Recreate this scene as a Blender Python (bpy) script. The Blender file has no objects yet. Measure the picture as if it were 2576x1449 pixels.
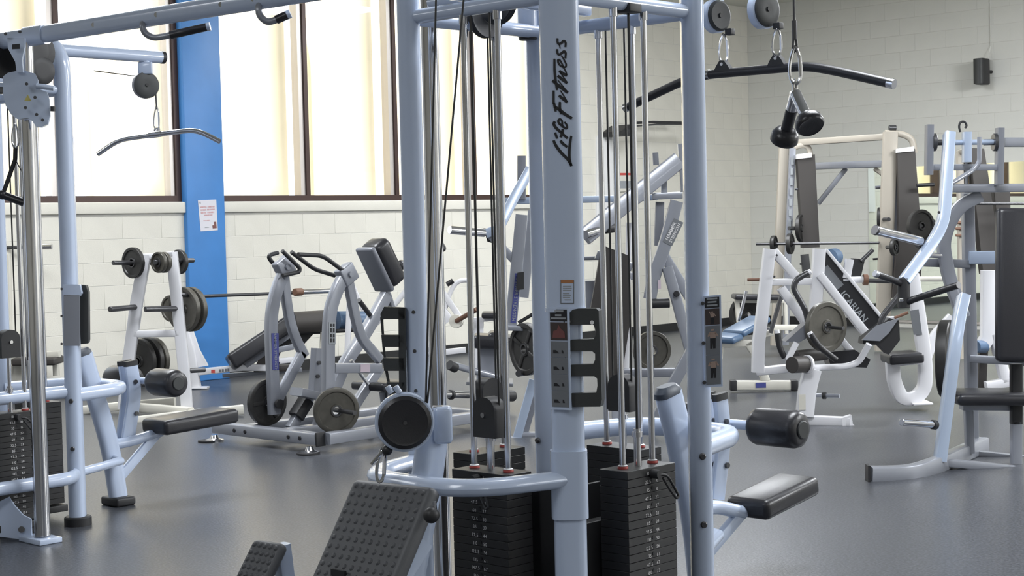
import bpy, bmesh, math, random
from mathutils import Vector, Matrix
random.seed(7)
SC = bpy.context.scene
COL = SC.collection
V3 = Vector
# ------------------------------------------------------------------ camera (photo frame 2576 x 1449)
FPX, CX, CY = 4000.0, 1288.0, 724.5
CAMH = 1.33
YAW, PITCH, ROLL = math.radians(43.5), math.radians(2.22), math.radians(1.375)
FWD = V3((-math.sin(YAW), math.cos(YAW), 0)); RGT = V3((math.cos(YAW), math.sin(YAW), 0)); UPZ = V3((0, 0, 1))
cf = FWD * math.cos(PITCH) - UPZ * math.sin(PITCH)
cu = FWD * math.sin(PITCH) + UPZ * math.cos(PITCH)
cr = RGT * math.cos(ROLL) - cu * math.sin(ROLL)
cu = cu * math.cos(ROLL) + RGT * math.sin(ROLL)
EYE = V3((0, 0, CAMH))
cd = bpy.data.cameras.new('camera'); cam = bpy.data.objects.new('camera', cd); COL.objects.link(cam)
cd.sensor_width = 36; cd.lens = 36 * FPX / 2576; cd.clip_start = 0.05; cd.clip_end = 300
cam.matrix_world = Matrix(((cr.x, cu.x, -cf.x, 0), (cr.y, cu.y, -cf.y, 0), (cr.z, cu.z, -cf.z, CAMH), (0, 0, 0, 1)))
SC.camera = cam

# ------------------------------------------------------------------ light and exposure
SC.view_settings.view_transform = 'Standard'; SC.view_settings.look = 'None'
SC.view_settings.gamma = 1; SC.view_settings.use_curve_mapping = False
SC.view_settings.exposure = 0.34
W = bpy.data.worlds.new('sky'); SC.world = W; W.use_nodes = True
bgn = W.node_tree.nodes['Background']; bgn.inputs[0].default_value = (0.80, 0.88, 1.0, 1); bgn.inputs[1].default_value = 2.2
sl = bpy.data.lights.new('sun', 'SUN'); sl.energy = 14.0; sl.angle = 0.03; sl.color = (1.0, 0.96, 0.88)
so = bpy.data.objects.new('sun', sl); COL.objects.link(so)
so.rotation_euler = V3((0.20, -0.45, 0.87)).to_track_quat('Z', 'Y').to_euler()
def ceiling_lamp(x, y, z, sx, sy, e, c=(0.93, 0.96, 1.0)):
    l = bpy.data.lights.new('ceiling_lamp', 'AREA'); l.shape = 'RECTANGLE'; l.size = sx; l.size_y = sy; l.energy = e; l.color = c
    o = bpy.data.objects.new('ceiling_lamp', l); COL.objects.link(o); o.location = (x, y, z)
for (lx, ly) in ((-9, 12), (-9, 5.5), (-9, -1), (-3, 12), (-3, 5.5), (-3, -1), (3, 12), (3, 5.5), (3, -1)):
    ceiling_lamp(lx, ly, 4.02, 1.2, 2.4, (380 if ly > 10 and lx > -4 else 165) if ly > 4 and lx < 0 else (420 if ly > 10 else 75))

for (lx, ly, lz, e) in ((-3.5, 13.5, 3.5, 210), (2.5, 11, 3.5, 230)):  # unseen point fills added to brighten the right wall
    l = bpy.data.lights.new('right_wall_fill', 'POINT'); l.shadow_soft_size = 0.25; l.energy = e; l.color = (0.97, 0.98, 1.0)
    o = bpy.data.objects.new('right_wall_fill', l); COL.objects.link(o); o.location = (lx, ly, lz)

# ------------------------------------------------------------------ pixel of the photo -> point of the room
def ray(px, py):
    return cr * ((px - CX) / FPX) - cu * ((py - CY) / FPX) + cf
def at(px, py, v=None, u=None, z=None, d=None):
    r = ray(px, py)
    if v is not None: t = v / r.x
    elif u is not None: t = u / r.y
    elif z is not None: t = (z - CAMH) / r.z
    else: t = d / r.dot(FWD)
    return EYE + r * t

# ------------------------------------------------------------------ materials
def mat(name, col, rough=0.5, metal=0.0, spec=0.5, noise=0.0, nscale=40, bump=0.0, bscale=200, coat=0.0):
    m = bpy.data.materials.new(name); m.use_nodes = True
    nt = m.node_tree; b = nt.nodes['Principled BSDF']
    b.inputs['Base Color'].default_value = (*col, 1); b.inputs['Roughness'].default_value = rough
    b.inputs['Metallic'].default_value = metal; b.inputs['Specular IOR Level'].default_value = spec
    b.inputs['Coat Weight'].default_value = coat
    tc = nt.nodes.new('ShaderNodeTexCoord')
    if noise:
        n = nt.nodes.new('ShaderNodeTexNoise'); n.inputs['Scale'].default_value = nscale; n.inputs['Detail'].default_value = 4
        nt.links.new(tc.outputs['Object'], n.inputs['Vector'])
        r = nt.nodes.new('ShaderNodeMapRange'); r.inputs['From Min'].default_value = 0.3; r.inputs['From Max'].default_value = 0.7
        r.inputs['To Min'].default_value = 1 - noise; r.inputs['To Max'].default_value = 1 + noise
        nt.links.new(n.outputs['Fac'], r.inputs['Value'])
        mx = nt.nodes.new('ShaderNodeMix'); mx.data_type = 'RGBA'; mx.blend_type = 'MULTIPLY'; mx.inputs[0].default_value = 1
        mx.inputs[6].default_value = (*col, 1); nt.links.new(r.outputs[0], mx.inputs[7]); nt.links.new(mx.outputs[2], b.inputs['Base Color'])
    if bump:
        n2 = nt.nodes.new('ShaderNodeTexNoise'); n2.inputs['Scale'].default_value = bscale; n2.inputs['Detail'].default_value = 3
        nt.links.new(tc.outputs['Object'], n2.inputs['Vector'])
        bp = nt.nodes.new('ShaderNodeBump'); bp.inputs['Strength'].default_value = bump; bp.inputs['Distance'].default_value = 0.004
        nt.links.new(n2.outputs['Fac'], bp.inputs['Height']); nt.links.new(bp.outputs['Normal'], b.inputs['Normal'])
    return m
M = dict(
    wall=mat('cream_block_paint', (0.68, 0.66, 0.59), 0.55, noise=0.03, nscale=3, bump=0.25, bscale=160),
    wall2=mat('pale_block_paint', (0.66, 0.66, 0.62), 0.55, noise=0.03, nscale=3, bump=0.25, bscale=160),
    mortar=mat('cream_mortar_paint', (0.62, 0.61, 0.57), 0.6),
    ceil=mat('ceiling_white', (0.66, 0.66, 0.60), 0.8),
    blue=mat('blue_column_paint', (0.055, 0.22, 0.55), 0.4, noise=0.05, nscale=4),
    bronze=mat('bronze_frame', (0.06, 0.035, 0.03), 0.4, metal=0.3),
    alu=mat('aluminium_strip', (0.62, 0.58, 0.55), 0.35, metal=0.6),
    base=mat('black_cove_base', (0.015, 0.015, 0.016), 0.45),
    lf=mat('ice_blue_paint', (0.50, 0.58, 0.735), 0.25, coat=0.4),
    white=mat('white_enamel', (0.74, 0.74, 0.77), 0.35, coat=0.2),
    cream=mat('off_white_enamel', (0.66, 0.64, 0.57), 0.4),
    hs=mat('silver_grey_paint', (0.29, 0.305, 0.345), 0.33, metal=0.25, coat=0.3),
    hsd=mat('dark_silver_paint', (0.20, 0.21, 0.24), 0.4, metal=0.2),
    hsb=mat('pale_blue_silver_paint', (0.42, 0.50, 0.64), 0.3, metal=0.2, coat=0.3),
    beige=mat('beige_enamel', (0.40, 0.365, 0.31), 0.4),
    black=mat('black_rubber', (0.020, 0.020, 0.022), 0.5),
    vinyl=mat('black_vinyl', (0.022, 0.022, 0.026), 0.32, bump=0.1, bscale=300),
    slate=mat('slate_plastic', (0.045, 0.055, 0.075), 0.4),
    bluevinyl=mat('slate_blue_vinyl', (0.06, 0.11, 0.19), 0.38, bump=0.1, bscale=300),
    plastic=mat('charcoal_plastic', (0.036, 0.039, 0.040), 0.5, bump=0.08, bscale=500),
    pedal=mat('grey_rubber_tread', (0.078, 0.081, 0.088), 0.5, bump=0.1, bscale=400),
    stack=mat('black_stack_steel', (0.021, 0.021, 0.022), 0.42),
    shroud=mat('dark_shroud', (0.045, 0.040, 0.037), 0.55),
    chrome=mat('chrome', (0.72, 0.72, 0.74), 0.14, metal=1.0),
    rod=mat('steel_rod', (0.66, 0.66, 0.68), 0.2, metal=1.0),
    dsteel=mat('dark_steel', (0.10, 0.10, 0.105), 0.35, metal=0.7),
    iron=mat('grey_iron_plate', (0.085, 0.080, 0.068), 0.42, metal=0.35, noise=0.12, nscale=30),
    iron2=mat('black_iron_plate', (0.035, 0.034, 0.033), 0.42, metal=0.3, noise=0.12, nscale=30),
    cable=mat('black_cable', (0.02, 0.02, 0.02), 0.4),
    red=mat('red_bushing', (0.35, 0.04, 0.03), 0.5),
    labw=mat('white_label', (0.75, 0.75, 0.75), 0.5),
    labg=mat('grey_print', (0.16, 0.17, 0.185), 0.5),
    labg2=mat('pale_grey_print', (0.30, 0.32, 0.34), 0.5),
    labk=mat('black_print', (0.012, 0.012, 0.015), 0.5),
    labr=mat('brown_photo_print', (0.05, 0.035, 0.032), 0.5),
    skin=mat('skin_print', (0.36, 0.26, 0.21), 0.5),
    redtop=mat('dark_red_print', (0.17, 0.06, 0.055), 0.5),
    orange=mat('orange_print', (0.38, 0.16, 0.06), 0.5),
    pink=mat('pink_print', (0.60, 0.36, 0.37), 0.6),
    lilac=mat('lilac_sticker', (0.55, 0.46, 0.52), 0.5),
    navy=mat('blue_label', (0.06, 0.07, 0.26), 0.5),
    yellow=mat('yellow_warning', (0.52, 0.46, 0.14), 0.5),
    paper=mat('paper', (0.66, 0.65, 0.70), 0.7),
    redline=mat('red_stripe', (0.55, 0.08, 0.07), 0.5),
    brown=mat('brown_rust', (0.16, 0.08, 0.05), 0.6),
    concrete=mat('cream_concrete', (0.84, 0.76, 0.60), 0.85, noise=0.04, nscale=2),
    ground=mat('outside_paving', (0.6, 0.58, 0.52), 0.9),
)
# glass
g = bpy.data.materials.new('window_glass'); g.use_nodes = True; nt = g.node_tree; nt.nodes.clear()
o_ = nt.nodes.new('ShaderNodeOutputMaterial'); t_ = nt.nodes.new('ShaderNodeBsdfTransparent'); gl_ = nt.nodes.new('ShaderNodeBsdfGlossy'); mx_ = nt.nodes.new('ShaderNodeMixShader')
gl_.inputs['Roughness'].default_value = 0.02; mx_.inputs[0].default_value = 0.05; t_.inputs[0].default_value = (0.97, 0.97, 0.95, 1)
nt.links.new(t_.outputs[0], mx_.inputs[1]); nt.links.new(gl_.outputs[0], mx_.inputs[2]); nt.links.new(mx_.outputs[0], o_.inputs[0]); M['glass'] = g
M['mirror'] = mat('mirror_silver', (0.80, 0.86, 0.80), 0.02, metal=1.0)
# speckled rubber floor
f = mat('speckled_rubber', (0.1, 0.1, 0.1), 0.36, spec=0.5); nt = f.node_tree; b = nt.nodes['Principled BSDF']
tc = nt.nodes.new('ShaderNodeTexCoord'); vo = nt.nodes.new('ShaderNodeTexNoise'); vo.inputs['Scale'].default_value = 90; vo.inputs['Detail'].default_value = 2
nt.links.new(tc.outputs['Object'], vo.inputs['Vector'])
rp = nt.nodes.new('ShaderNodeValToRGB'); nt.links.new(vo.outputs['Fac'], rp.inputs[0])
rp.color_ramp.elements[0].position = 0.40; rp.color_ramp.elements[0].color = (0.038, 0.041, 0.048, 1)
rp.color_ramp.elements[1].position = 0.68; rp.color_ramp.elements[1].color = (0.092, 0.098, 0.114, 1)
nt.links.new(rp.outputs[0], b.inputs['Base Color'])
n3 = nt.nodes.new('ShaderNodeTexNoise'); n3.inputs['Scale'].default_value = 0.9; n3.inputs['Detail'].default_value = 3; nt.links.new(tc.outputs['Object'], n3.inputs['Vector'])
r3 = nt.nodes.new('ShaderNodeMapRange'); r3.inputs['To Min'].default_value = 0.27; r3.inputs['To Max'].default_value = 0.33; nt.links.new(n3.outputs['Fac'], r3.inputs['Value']); nt.links.new(r3.outputs[0], b.inputs['Roughness'])
bp = nt.nodes.new('ShaderNodeBump'); bp.inputs['Strength'].default_value = 0.25; bp.inputs['Distance'].default_value = 0.003
nt.links.new(vo.outputs['Fac'], bp.inputs['Height']); nt.links.new(bp.outputs['Normal'], b.inputs['Normal']); M['floor'] = f

# ------------------------------------------------------------------ mesh builder
def circ(r, n=14): return [(r * math.cos(2 * math.pi * i / n), r * math.sin(2 * math.pi * i / n)) for i in range(n)]
def rrect(w, h, r=None, n=3):
    if r is None: r = min(w, h) * 0.16
    out = []
    for (sx, sy, a0) in ((1, 1, 0), (-1, 1, 90), (-1, -1, 180), (1, -1, 270)):
        for i in range(n):
            a = math.radians(a0 + 90 * i / (n - 1)); out.append((sx * (w / 2 - r) + r * math.cos(a), sy * (h / 2 - r) + r * math.sin(a)))
    return out
def fillet(pts, r, n=5):
    pts = [V3(p) for p in pts]; out = [pts[0]]
    for i in range(1, len(pts) - 1):
        a, b, c = pts[i - 1], pts[i], pts[i + 1]
        d1, d2 = (a - b), (c - b); l = min(r, d1.length * 0.48, d2.length * 0.48)
        p, q = b + d1.normalized() * l, b + d2.normalized() * l
        for k in range(n + 1):
            t = k / n; out.append(p * (1 - t) ** 2 + b * 2 * t * (1 - t) + q * t * t)
    return out + [pts[-1]]
class MB:
    def __init__(s): s.v = []; s.f = []
    def add(s, vs, fs):
        k = len(s.v); s.v += [V3(x) for x in vs]; s.f += [[i + k for i in q] for q in fs]; return s
    def sweep(s, pts, sec, ref=None, closed=False, scale=None):
        pts = [V3(p) for p in pts]; n = len(pts); m = len(sec); rings = []
        segs = [(pts[(i + 1) % n] - pts[i]).normalized() for i in range(n if closed else n - 1)]
        X = None
        for i in range(n):
            if closed: a, b = segs[i - 1], segs[i]
            else: a = segs[max(i - 1, 0)]; b = segs[min(i, n - 2)]
            if ref is not None:
                R = V3(ref); Y = (a.cross(R)); 
                if Y.length < 1e-5: Y = a.orthogonal()
                Y.normalize(); Xa = Y.cross(a).normalized(); Ya = Y
            else:
                if X is None: X = a.orthogonal().normalized()
                X = (X - a * X.dot(a)); X = X.normalized() if X.length > 1e-6 else a.orthogonal().normalized()
                Xa = X; Ya = a.cross(X)
            nb = a + b
            nb = a if nb.length < 1e-4 else nb.normalized()
            den = a.dot(nb)
            if den < 0.35: den = 0.35
            k = 1 if scale is None else scale[i]
            ring = []
            for (x, y) in sec:
                o = (Xa * x + Ya * y) * k; ring.append(pts[i] + o - a * (o.dot(nb) / den))
            rings.append(ring)
            if ref is None and not closed: X = X - b * X.dot(b)
        vs = [p for r in rings for p in r]; fs = []
        for i in range(n if closed else n - 1):
            j = (i + 1) % n
            for k in range(m): fs.append([i * m + k, i * m + (k + 1) % m, j * m + (k + 1) % m, j * m + k])
        if not closed: fs.append(list(range(m))[::-1]); fs.append([(n - 1) * m + k for k in range(m)])
        return s.add(vs, fs)
    def tube(s, pts, r, n=14, bend=None, closed=False):
        if bend: pts = fillet(pts, bend)
        return s.sweep(pts, circ(r, n), closed=closed)
    def bar(s, pts, w, h, ref, bend=None, r=None):          # w lies along ref, h across
        if bend: pts = fillet(pts, bend)
        return s.sweep(pts, rrect(w, h, r), ref=ref)
    def lathe(s, p, ax, prof, n=28, ring=False):
        p, ax = V3(p), V3(ax).normalized(); X = ax.orthogonal().normalized(); Y = ax.cross(X); vs = []; fs = []
        for (r, t) in prof:
            for k in range(n):
                a = 2 * math.pi * k / n; vs.append(p + ax * t + (X * math.cos(a) + Y * math.sin(a)) * r)
        for i in range(len(prof) - 1):
            for k in range(n): fs.append([i * n + k, i * n + (k + 1) % n, (i + 1) * n + (k + 1) % n, (i + 1) * n + k])
        if ring: fs += [[(len(prof) - 1) * n + k, (len(prof) - 1) * n + (k + 1) % n, (k + 1) % n, k] for k in range(n)]
        else: fs.append(list(range(n))[::-1]); fs.append([(len(prof) - 1) * n + k for k in range(n)])
        return s.add(vs, fs)
    def cyl(s, p, q, r, n=18, ch=0.0):
        p, q = V3(p), V3(q); L = (q - p).length
        return s.lathe(p, q - p, [(r, 0), (r, L)] if not ch else [(r - ch, 0), (r, ch), (r, L - ch), (r - ch, L)], n)
    def prism(s, pts, th):
        pts = [V3(p) for p in pts]; th = V3(th); n = len(pts)
        return s.add(pts + [p + th for p in pts], [list(range(n))[::-1], list(range(n, 2 * n))] + [[i, (i + 1) % n, n + (i + 1) % n, n + i] for i in range(n)])
    def box(s, c, ex, ey, ez, r=0.0, seg=3):                # half-extent vectors
        c, ex, ey, ez = V3(c), V3(ex), V3(ey), V3(ez)
        if not r:
            vs = [c + ex * a + ey * b + ez * d for a in (-1, 1) for b in (-1, 1) for d in (-1, 1)]
            return s.add(vs, [[0, 1, 3, 2], [4, 6, 7, 5], [0, 4, 5, 1], [2, 3, 7, 6], [0, 2, 6, 4], [1, 5, 7, 3]])
        lx, ly, lz = ex.length, ey.length, ez.length
        bm = bmesh.new(); bmesh.ops.create_cube(bm, size=2)
        for v in bm.verts: v.co = V3((v.co.x * lx, v.co.y * ly, v.co.z * lz))
        bmesh.ops.bevel(bm, geom=list(bm.edges), offset=min(r, lx * .95, ly * .95, lz * .95), segments=seg, profile=0.5, affect='EDGES')
        bm.verts.index_update(); ax, ay, az = ex / lx, ey / ly, ez / lz
        s.add([c + ax * v.co.x + ay * v.co.y + az * v.co.z for v in bm.verts], [[v.index for v in q.verts] for q in bm.faces]); bm.free(); return s
    def aabb(s, a, b, r=0.0):
        a, b = V3(a), V3(b); h = (b - a) / 2
        return s.box((a + b) / 2, (abs(h.x), 0, 0), (0, abs(h.y), 0), (0, 0, abs(h.z)), r)
    def quad(s, a, b, c, d): return s.add([a, b, c, d], [[0, 1, 2, 3]])
    def ball(s, p, r, sq=(1, 1, 1), n=12):
        return s.lathe(p, (0, 0, 1), [(max(r * math.sin(math.pi * i / 8), 1e-4) * sq[0], -r * math.cos(math.pi * i / 8) * sq[2]) for i in range(9)], n)
def wpos(o):
    p = V3((0, 0, 0))
    while o is not None: p += o.location; o = o.parent
    return p
def meshdata(name, mb, m, off):
    me = bpy.data.meshes.new(name); me.from_pydata([tuple(v - off) for v in mb.v], [], mb.f)
    me.materials.append(M[m] if isinstance(m, str) else m)
    me.polygons.foreach_set('use_smooth', [True] * len(me.polygons)); me.update()
    me.set_sharp_from_angle(angle=math.radians(38)); return me
def tag(o, label, cat, group=None, kind=None):
    if label: o['label'] = label
    if cat: o['category'] = cat
    if group: o['group'] = group
    if kind: o['kind'] = kind
    return o
def thing(name, label, cat, loc, group=None):
    o = bpy.data.objects.new(name, None); COL.objects.link(o); o.location = loc; o.empty_display_size = 0.1
    return tag(o, label, cat, group)
def part(name, mb, m, parent, label=None, kind=None):
    off = wpos(parent) if parent else V3((0, 0, 0))
    o = bpy.data.objects.new(name, meshdata(name, mb, m, off)); COL.objects.link(o); o.parent = parent
    if label: o['label'] = label
    if kind: o['kind'] = kind
    return o
def solo(name, mb, m, label, cat, loc=None, group=None, kind=None):
    loc = V3(loc) if loc is not None else sum(mb.v, V3((0, 0, 0))) / len(mb.v)
    o = bpy.data.objects.new(name, meshdata(name, mb, m, loc)); COL.objects.link(o); o.location = loc
    return tag(o, label, cat, group, kind)
def struct(name, mb, m, parent=None):
    o = part(name, mb, m, parent)
    if parent is None: o['kind'] = 'structure'
    return o
def textmesh(mb, s, p, right, up, size, shear=0.0, bold=0.0, align='CENTER'):
    c = bpy.data.curves.new('t', 'FONT'); c.body = s; c.align_x = align; c.align_y = 'CENTER'; c.size = 1; c.shear = shear; c.offset = bold; c.resolution_u = 2
    o = bpy.data.objects.new('t', c); me = bpy.data.meshes.new_from_object(o)
    right, up, p = V3(right).normalized(), V3(up).normalized(), V3(p)
    mb.add([p + right * v.co.x * size + up * v.co.y * size for v in me.vertices], [list(q.vertices) for q in me.polygons])
    bpy.data.objects.remove(o); bpy.data.curves.remove(c); bpy.data.meshes.remove(me); return mb
def ribbon(mb, pts, w, nrm, taper=0.6):
    pts = [V3(p) for p in pts]; n = len(pts); vs = []
    for i in range(n):
        t = (pts[min(i + 1, n - 1)] - pts[max(i - 1, 0)]).normalized(); s = t.cross(nrm).normalized()
        k = w * (taper + (1 - taper) * math.sin(math.pi * min(1, (i + .5) / n))); vs += [pts[i] + s * k / 2, pts[i] - s * k / 2]
    mb.add(vs, [[2 * i, 2 * i + 1, 2 * i + 3, 2 * i + 2] for i in range(n - 1)]); return mb
# ------------------------------------------------------------------ the room: x = away from the window wall, y = along it
WX = -11.95
corner = at(1886, 420, v=WX); WY = corner.y
CEIL = at(1884, 20, v=WX).z
XE, YS = 6.5, -8.0
struct('floor', MB().aabb((WX - .3, YS - .3, -0.1), (XE + .3, WY + .3, 0)), 'floor')
struct('ceiling', MB().aabb((WX - .3, YS - .3, CEIL), (XE + .3, WY + .3, CEIL + .15)), 'ceil')
SILL = at(700, 506, v=WX).z; WTOP = CEIL - 0.06
U0 = at(462, 505, v=WX).y; U1 = at(556, 505, v=WX).y          # blue column between the two bays
UE = at(1392, 505, v=WX).y                                    # right end of the windows
UW = 4.0
# masonry backing
wl = MB()
wl.aabb((WX - .24, YS, 0), (WX - .0008, WY + .2, SILL))
wl.aabb((WX - .24, YS, WTOP), (WX - .0008, WY + .2, CEIL))
wl.aabb((WX - .24, UE, SILL), (WX - .0008, WY + .2, WTOP)); wl.aabb((WX - .24, YS, SILL), (WX - .0008, UW, WTOP)); wl.aabb((WX - .24, U0, SILL), (WX - .0008, U1, WTOP))
wall_left = struct('wall_left', wl, 'mortar')
wall_right = struct('wall_right', MB().aabb((WX - .2, WY + .0008, 0), (XE + .2, WY + .24, CEIL)), 'mortar')
struct('wall_near', MB().aabb((WX - .2, YS - .24, 0), (XE + .2, YS, CEIL)), 'wall')
struct('wall_back', MB().aabb((XE, YS - .2, 0), (XE + .24, WY + .2, CEIL)), 'wall')
BH = 0.2; BL = 0.4
def block_mesh(ax, L, m):
    mb = MB(); h = (L - .0016) / 2
    if ax == 'y': mb.box((0, 0, 0), (.008, 0, 0), (0, h, 0), (0, 0, (BH - .005) / 2), .0015, 1)
    else: mb.box((0, 0, 0), (h, 0, 0), (0, .008, 0), (0, 0, (BH - .005) / 2), .0015, 1)
    return meshdata('block', mb, m, V3((0, 0, 0)))
bm_y = {}; bm_x = {}
def lay(parent, ax, a0, a1, z0, z1, cache, m, fixed):
    z = z0; row = 0
    while z + BH * .4 < z1:
        a = a0 - (BL / 2 if row % 2 else 0)
        while a < a1 - .02:
            s, e = max(a, a0), min(a + BL, a1); L = round(e - s, 3); a += BL
            if L < .05: continue
            if L not in cache: cache[L] = block_mesh(ax, L, m)
            o = bpy.data.objects.new('block', cache[L]); COL.objects.link(o); o.parent = parent
            c = (s + e) / 2; o.location = (fixed, c, z + BH / 2) if ax == 'y' else (c, fixed, z + BH / 2)
        z += BH; row += 1
LIPZ = at(607, 534, v=WX).z
lay(wall_left, 'y', 6.1, UE + .06, 0.1, LIPZ - .01, bm_y, 'wall', WX - .0065)
lay(wall_left, 'y', UE + .06, WY, 0.1, CEIL - .02, bm_y, 'wall', WX - .0065)
lay(wall_right, 'x', WX, -8.2, 0.1, CEIL - .02, bm_x, 'wall2', WY + .0065)
# sill course: a smooth projecting lip
for i, (a, b) in enumerate(((YS, U0), (U1, UE + .05))):
    struct('trim_%d' % (i + 1), MB().aabb((WX - .1, a, LIPZ), (WX + .035, b, SILL - .004), .008), 'wall')
struct('baseboard_left', MB().aabb((WX - .01, YS, 0), (WX + .014, WY, .1)), 'base')
struct('baseboard_right', MB().aabb((WX, WY - .014, 0), (at(2186, 700, u=WY).x, WY + .01, .1)), 'base')
pil = struct('wall_column', MB().aabb((WX - .1, U0 - .005, 0), (WX + .05, U1 + .005, CEIL), .01), 'blue')
# conduit cable pinned along the sill lip, right of the column
# window bays
FW = 0.045
def bay(n, a, b, mull):
    fr = MB(); X0, X1 = WX - .16, WX - .02
    fr.aabb((X0, a, SILL), (X1, b, SILL + .055)); fr.aabb((X0, a, WTOP - .05), (X1, b, WTOP)); fr.aabb((X0, a, SILL + .055), (X1, a + .05, WTOP - .05)); fr.aabb((X0, b - .06, SILL + .055), (X1, b, WTOP - .05))
    w = struct('window_%d' % n, fr, 'bronze')
    ms = []
    for u in mull:
        m = struct('mullion', MB().aabb((X0, u, SILL + .055), (X1, u + .045, WTOP - .05)), 'bronze', w)
        struct('glazing_strip', MB().aabb((X0 + .02, u - .055, SILL + .055), (X1 - .02, u - .002, WTOP - .05)), 'alu', m); ms.append(u)
    struct('glazing_strip', MB().aabb((X0 + .02, b - .105, SILL + .055), (X1 - .02, b - .062, WTOP - .05)), 'alu', w)
    e = [a] + ms + [b - .06]
    for p, q in zip(e[:-1], e[1:]):
        struct('pane', MB().aabb((WX - .11, p + .045, SILL + .05), (WX - .104, q - .05, WTOP - .045)), 'glass', w)
mu = [at(x, 490, v=WX).y for x in (776, 1000, 1197)]
step = (mu[2] - mu[0]) / 2
m0 = at(138, 60, v=WX).y
bay(1, UW, U0, [m0 - step, m0] if m0 - step > UW + .3 else [m0])
bay(2, U1, UE, mu)
print('WALL', 'WY', WY, 'CEIL', CEIL, 'SILL', SILL, LIPZ, 'U', U0, U1, UE, 'mull', m0, mu, 'step', step)
# outside: round cream concrete columns close to the glass, paving
for k, (px, py) in enumerate(((88, 60), (428, 60), (718, 200), (938, 200), (1139, 200), (1322, 200))):
    VX = WX - 1.05; R = 0.42
    p = at(px, py, v=VX); dv = V3((p.x, p.y, 0)).normalized(); side = V3((-dv.y, dv.x, 0))     # left of the line of sight
    c = p + side * R
    o = solo('concrete_column', MB().lathe((c.x, c.y, -.2), (0, 0, 1), [(R, 0), (R, 4.45)], 48), 'concrete',
         'round cream concrete column outside the glass, %s' % ['farthest left, behind the left machine', 'just left of the blue column', 'first right of the blue column', 'second right of the blue column', 'behind the front steel rods', 'just left of the lettered post'][k], 'column',
         loc=(c.x, c.y, 0), group='columns outside the windows')
struct('outside_paving', MB().aabb((WX - 30, YS - 20, -.3), (WX - .25, WY + 30, -.2)), 'ground')
# wall mirror
mx0 = at(2187, 600, u=WY).x; mz1 = at(2260, 421, u=WY).z
mi = thing('wall_mirror', 'large frameless gym mirror covering the lower right wall behind the racks', 'mirror', (mx0, WY, 0))
for k in range(4):
    part('mirror_pane', MB().aabb((mx0 + 1.22 * k + .003, WY - .012, .09), (mx0 + 1.22 * (k + 1) - .003, WY - .004, mz1)), 'mirror', mi)
part('mirror_trim', MB().aabb((mx0, WY - .02, .06), (mx0 + 4.88, WY - .004, .088)), 'alu', mi)
# speaker
p = at(2470, 180, u=WY - .14); s = thing('wall_speaker', 'small black loudspeaker mounted high on the pale right wall', 'speaker', (p.x, WY, p.z))
hz = (at(2470, 146, u=WY - .14).z - at(2470, 212, u=WY - .14).z) / 2; hw = (at(2484, 180, u=WY - .14).x - at(2457, 180, u=WY - .14).x) / 2
R_ = V3((.86, -.5, 0)).normalized(); N_ = V3((-.5, -.86, 0)).normalized()
part('cabinet', MB().box(p, V3((1, 0, 0)) * hw * .9, (0, .09, 0), (0, 0, hz), .02), 'black', s)
part('grille', MB().prism([p + V3((hw * .85 * math.cos(a), -.09 - .03 * math.sin(a), -hz * .96)) for a in [math.pi * i / 8 for i in range(9)]], (0, 0, hz * 1.92)), 'plastic', s)
part('bracket', MB().tube([p + V3((0, .05, 0)), V3((p.x + .05, WY, p.z))], .02), 'black', s)
part('speaker_wire', MB().tube([p + V3((hw * .7, .06, hz)), V3((p.x + hw * .7, WY - .012, p.z + hz + .15)), V3((p.x + hw * .7, WY - .012, CEIL))], .004, 6), 'wall2', s, 'thin pale wire up to the ceiling')
# poster taped to the blue column
P = lambda x, y: at(x, y, v=WX + .053)
po = thing('notice_sheet', 'white paper notice with red printed lines taped to the blue column', 'notice', P(523, 540))
q = [P(498, 504), P(544, 502), P(548, 579), P(505, 582)]
part('paper', MB().prism(q, (-.003, 0, 0)), 'paper', po)
def onq(s, t, e=.002): return (q[0] * (1 - s) + q[1] * s) * (1 - t) + (q[3] * (1 - s) + q[2] * s) * t + V3((e, 0, 0))
pr = MB()
for (t0, t1, runs) in ((.20, .25, ((.08, .45), (.5, .9))), (.29, .34, ((.1, .4), (.45, .9))), (.38, .43, ((.1, .38), (.46, .86))), (.47, .51, ((.26, .75),)), (.65, .675, ((.2, .6),))):
    for a, b in runs:
        n = int((b - a) / .06)
        for i in range(n): s0 = a + (b - a) * i / n; s1 = s0 + (b - a) / n * .72; pr.quad(onq(s0, t0), onq(s1, t0), onq(s1, t1), onq(s0, t1))
part('red_lettering', pr, 'pink', po, None, 'stuff')
pr = MB(); pr.prism([onq(.80, .72), onq(.92, .72), onq(.93, .93), onq(.70, .93), onq(.70, .83), onq(.80, .83)], (.0005, 0, 0)); part('printed_picture', pr, 'redtop', po); part('printed_mark', MB().quad(onq(.08, .05), onq(.13, .05), onq(.13, .11), onq(.08, .11)), 'labg', po); part('printed_line', MB().quad(onq(.25, .88), onq(.5, .88), onq(.5, .895), onq(.25, .895)), 'labg2', po)
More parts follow.
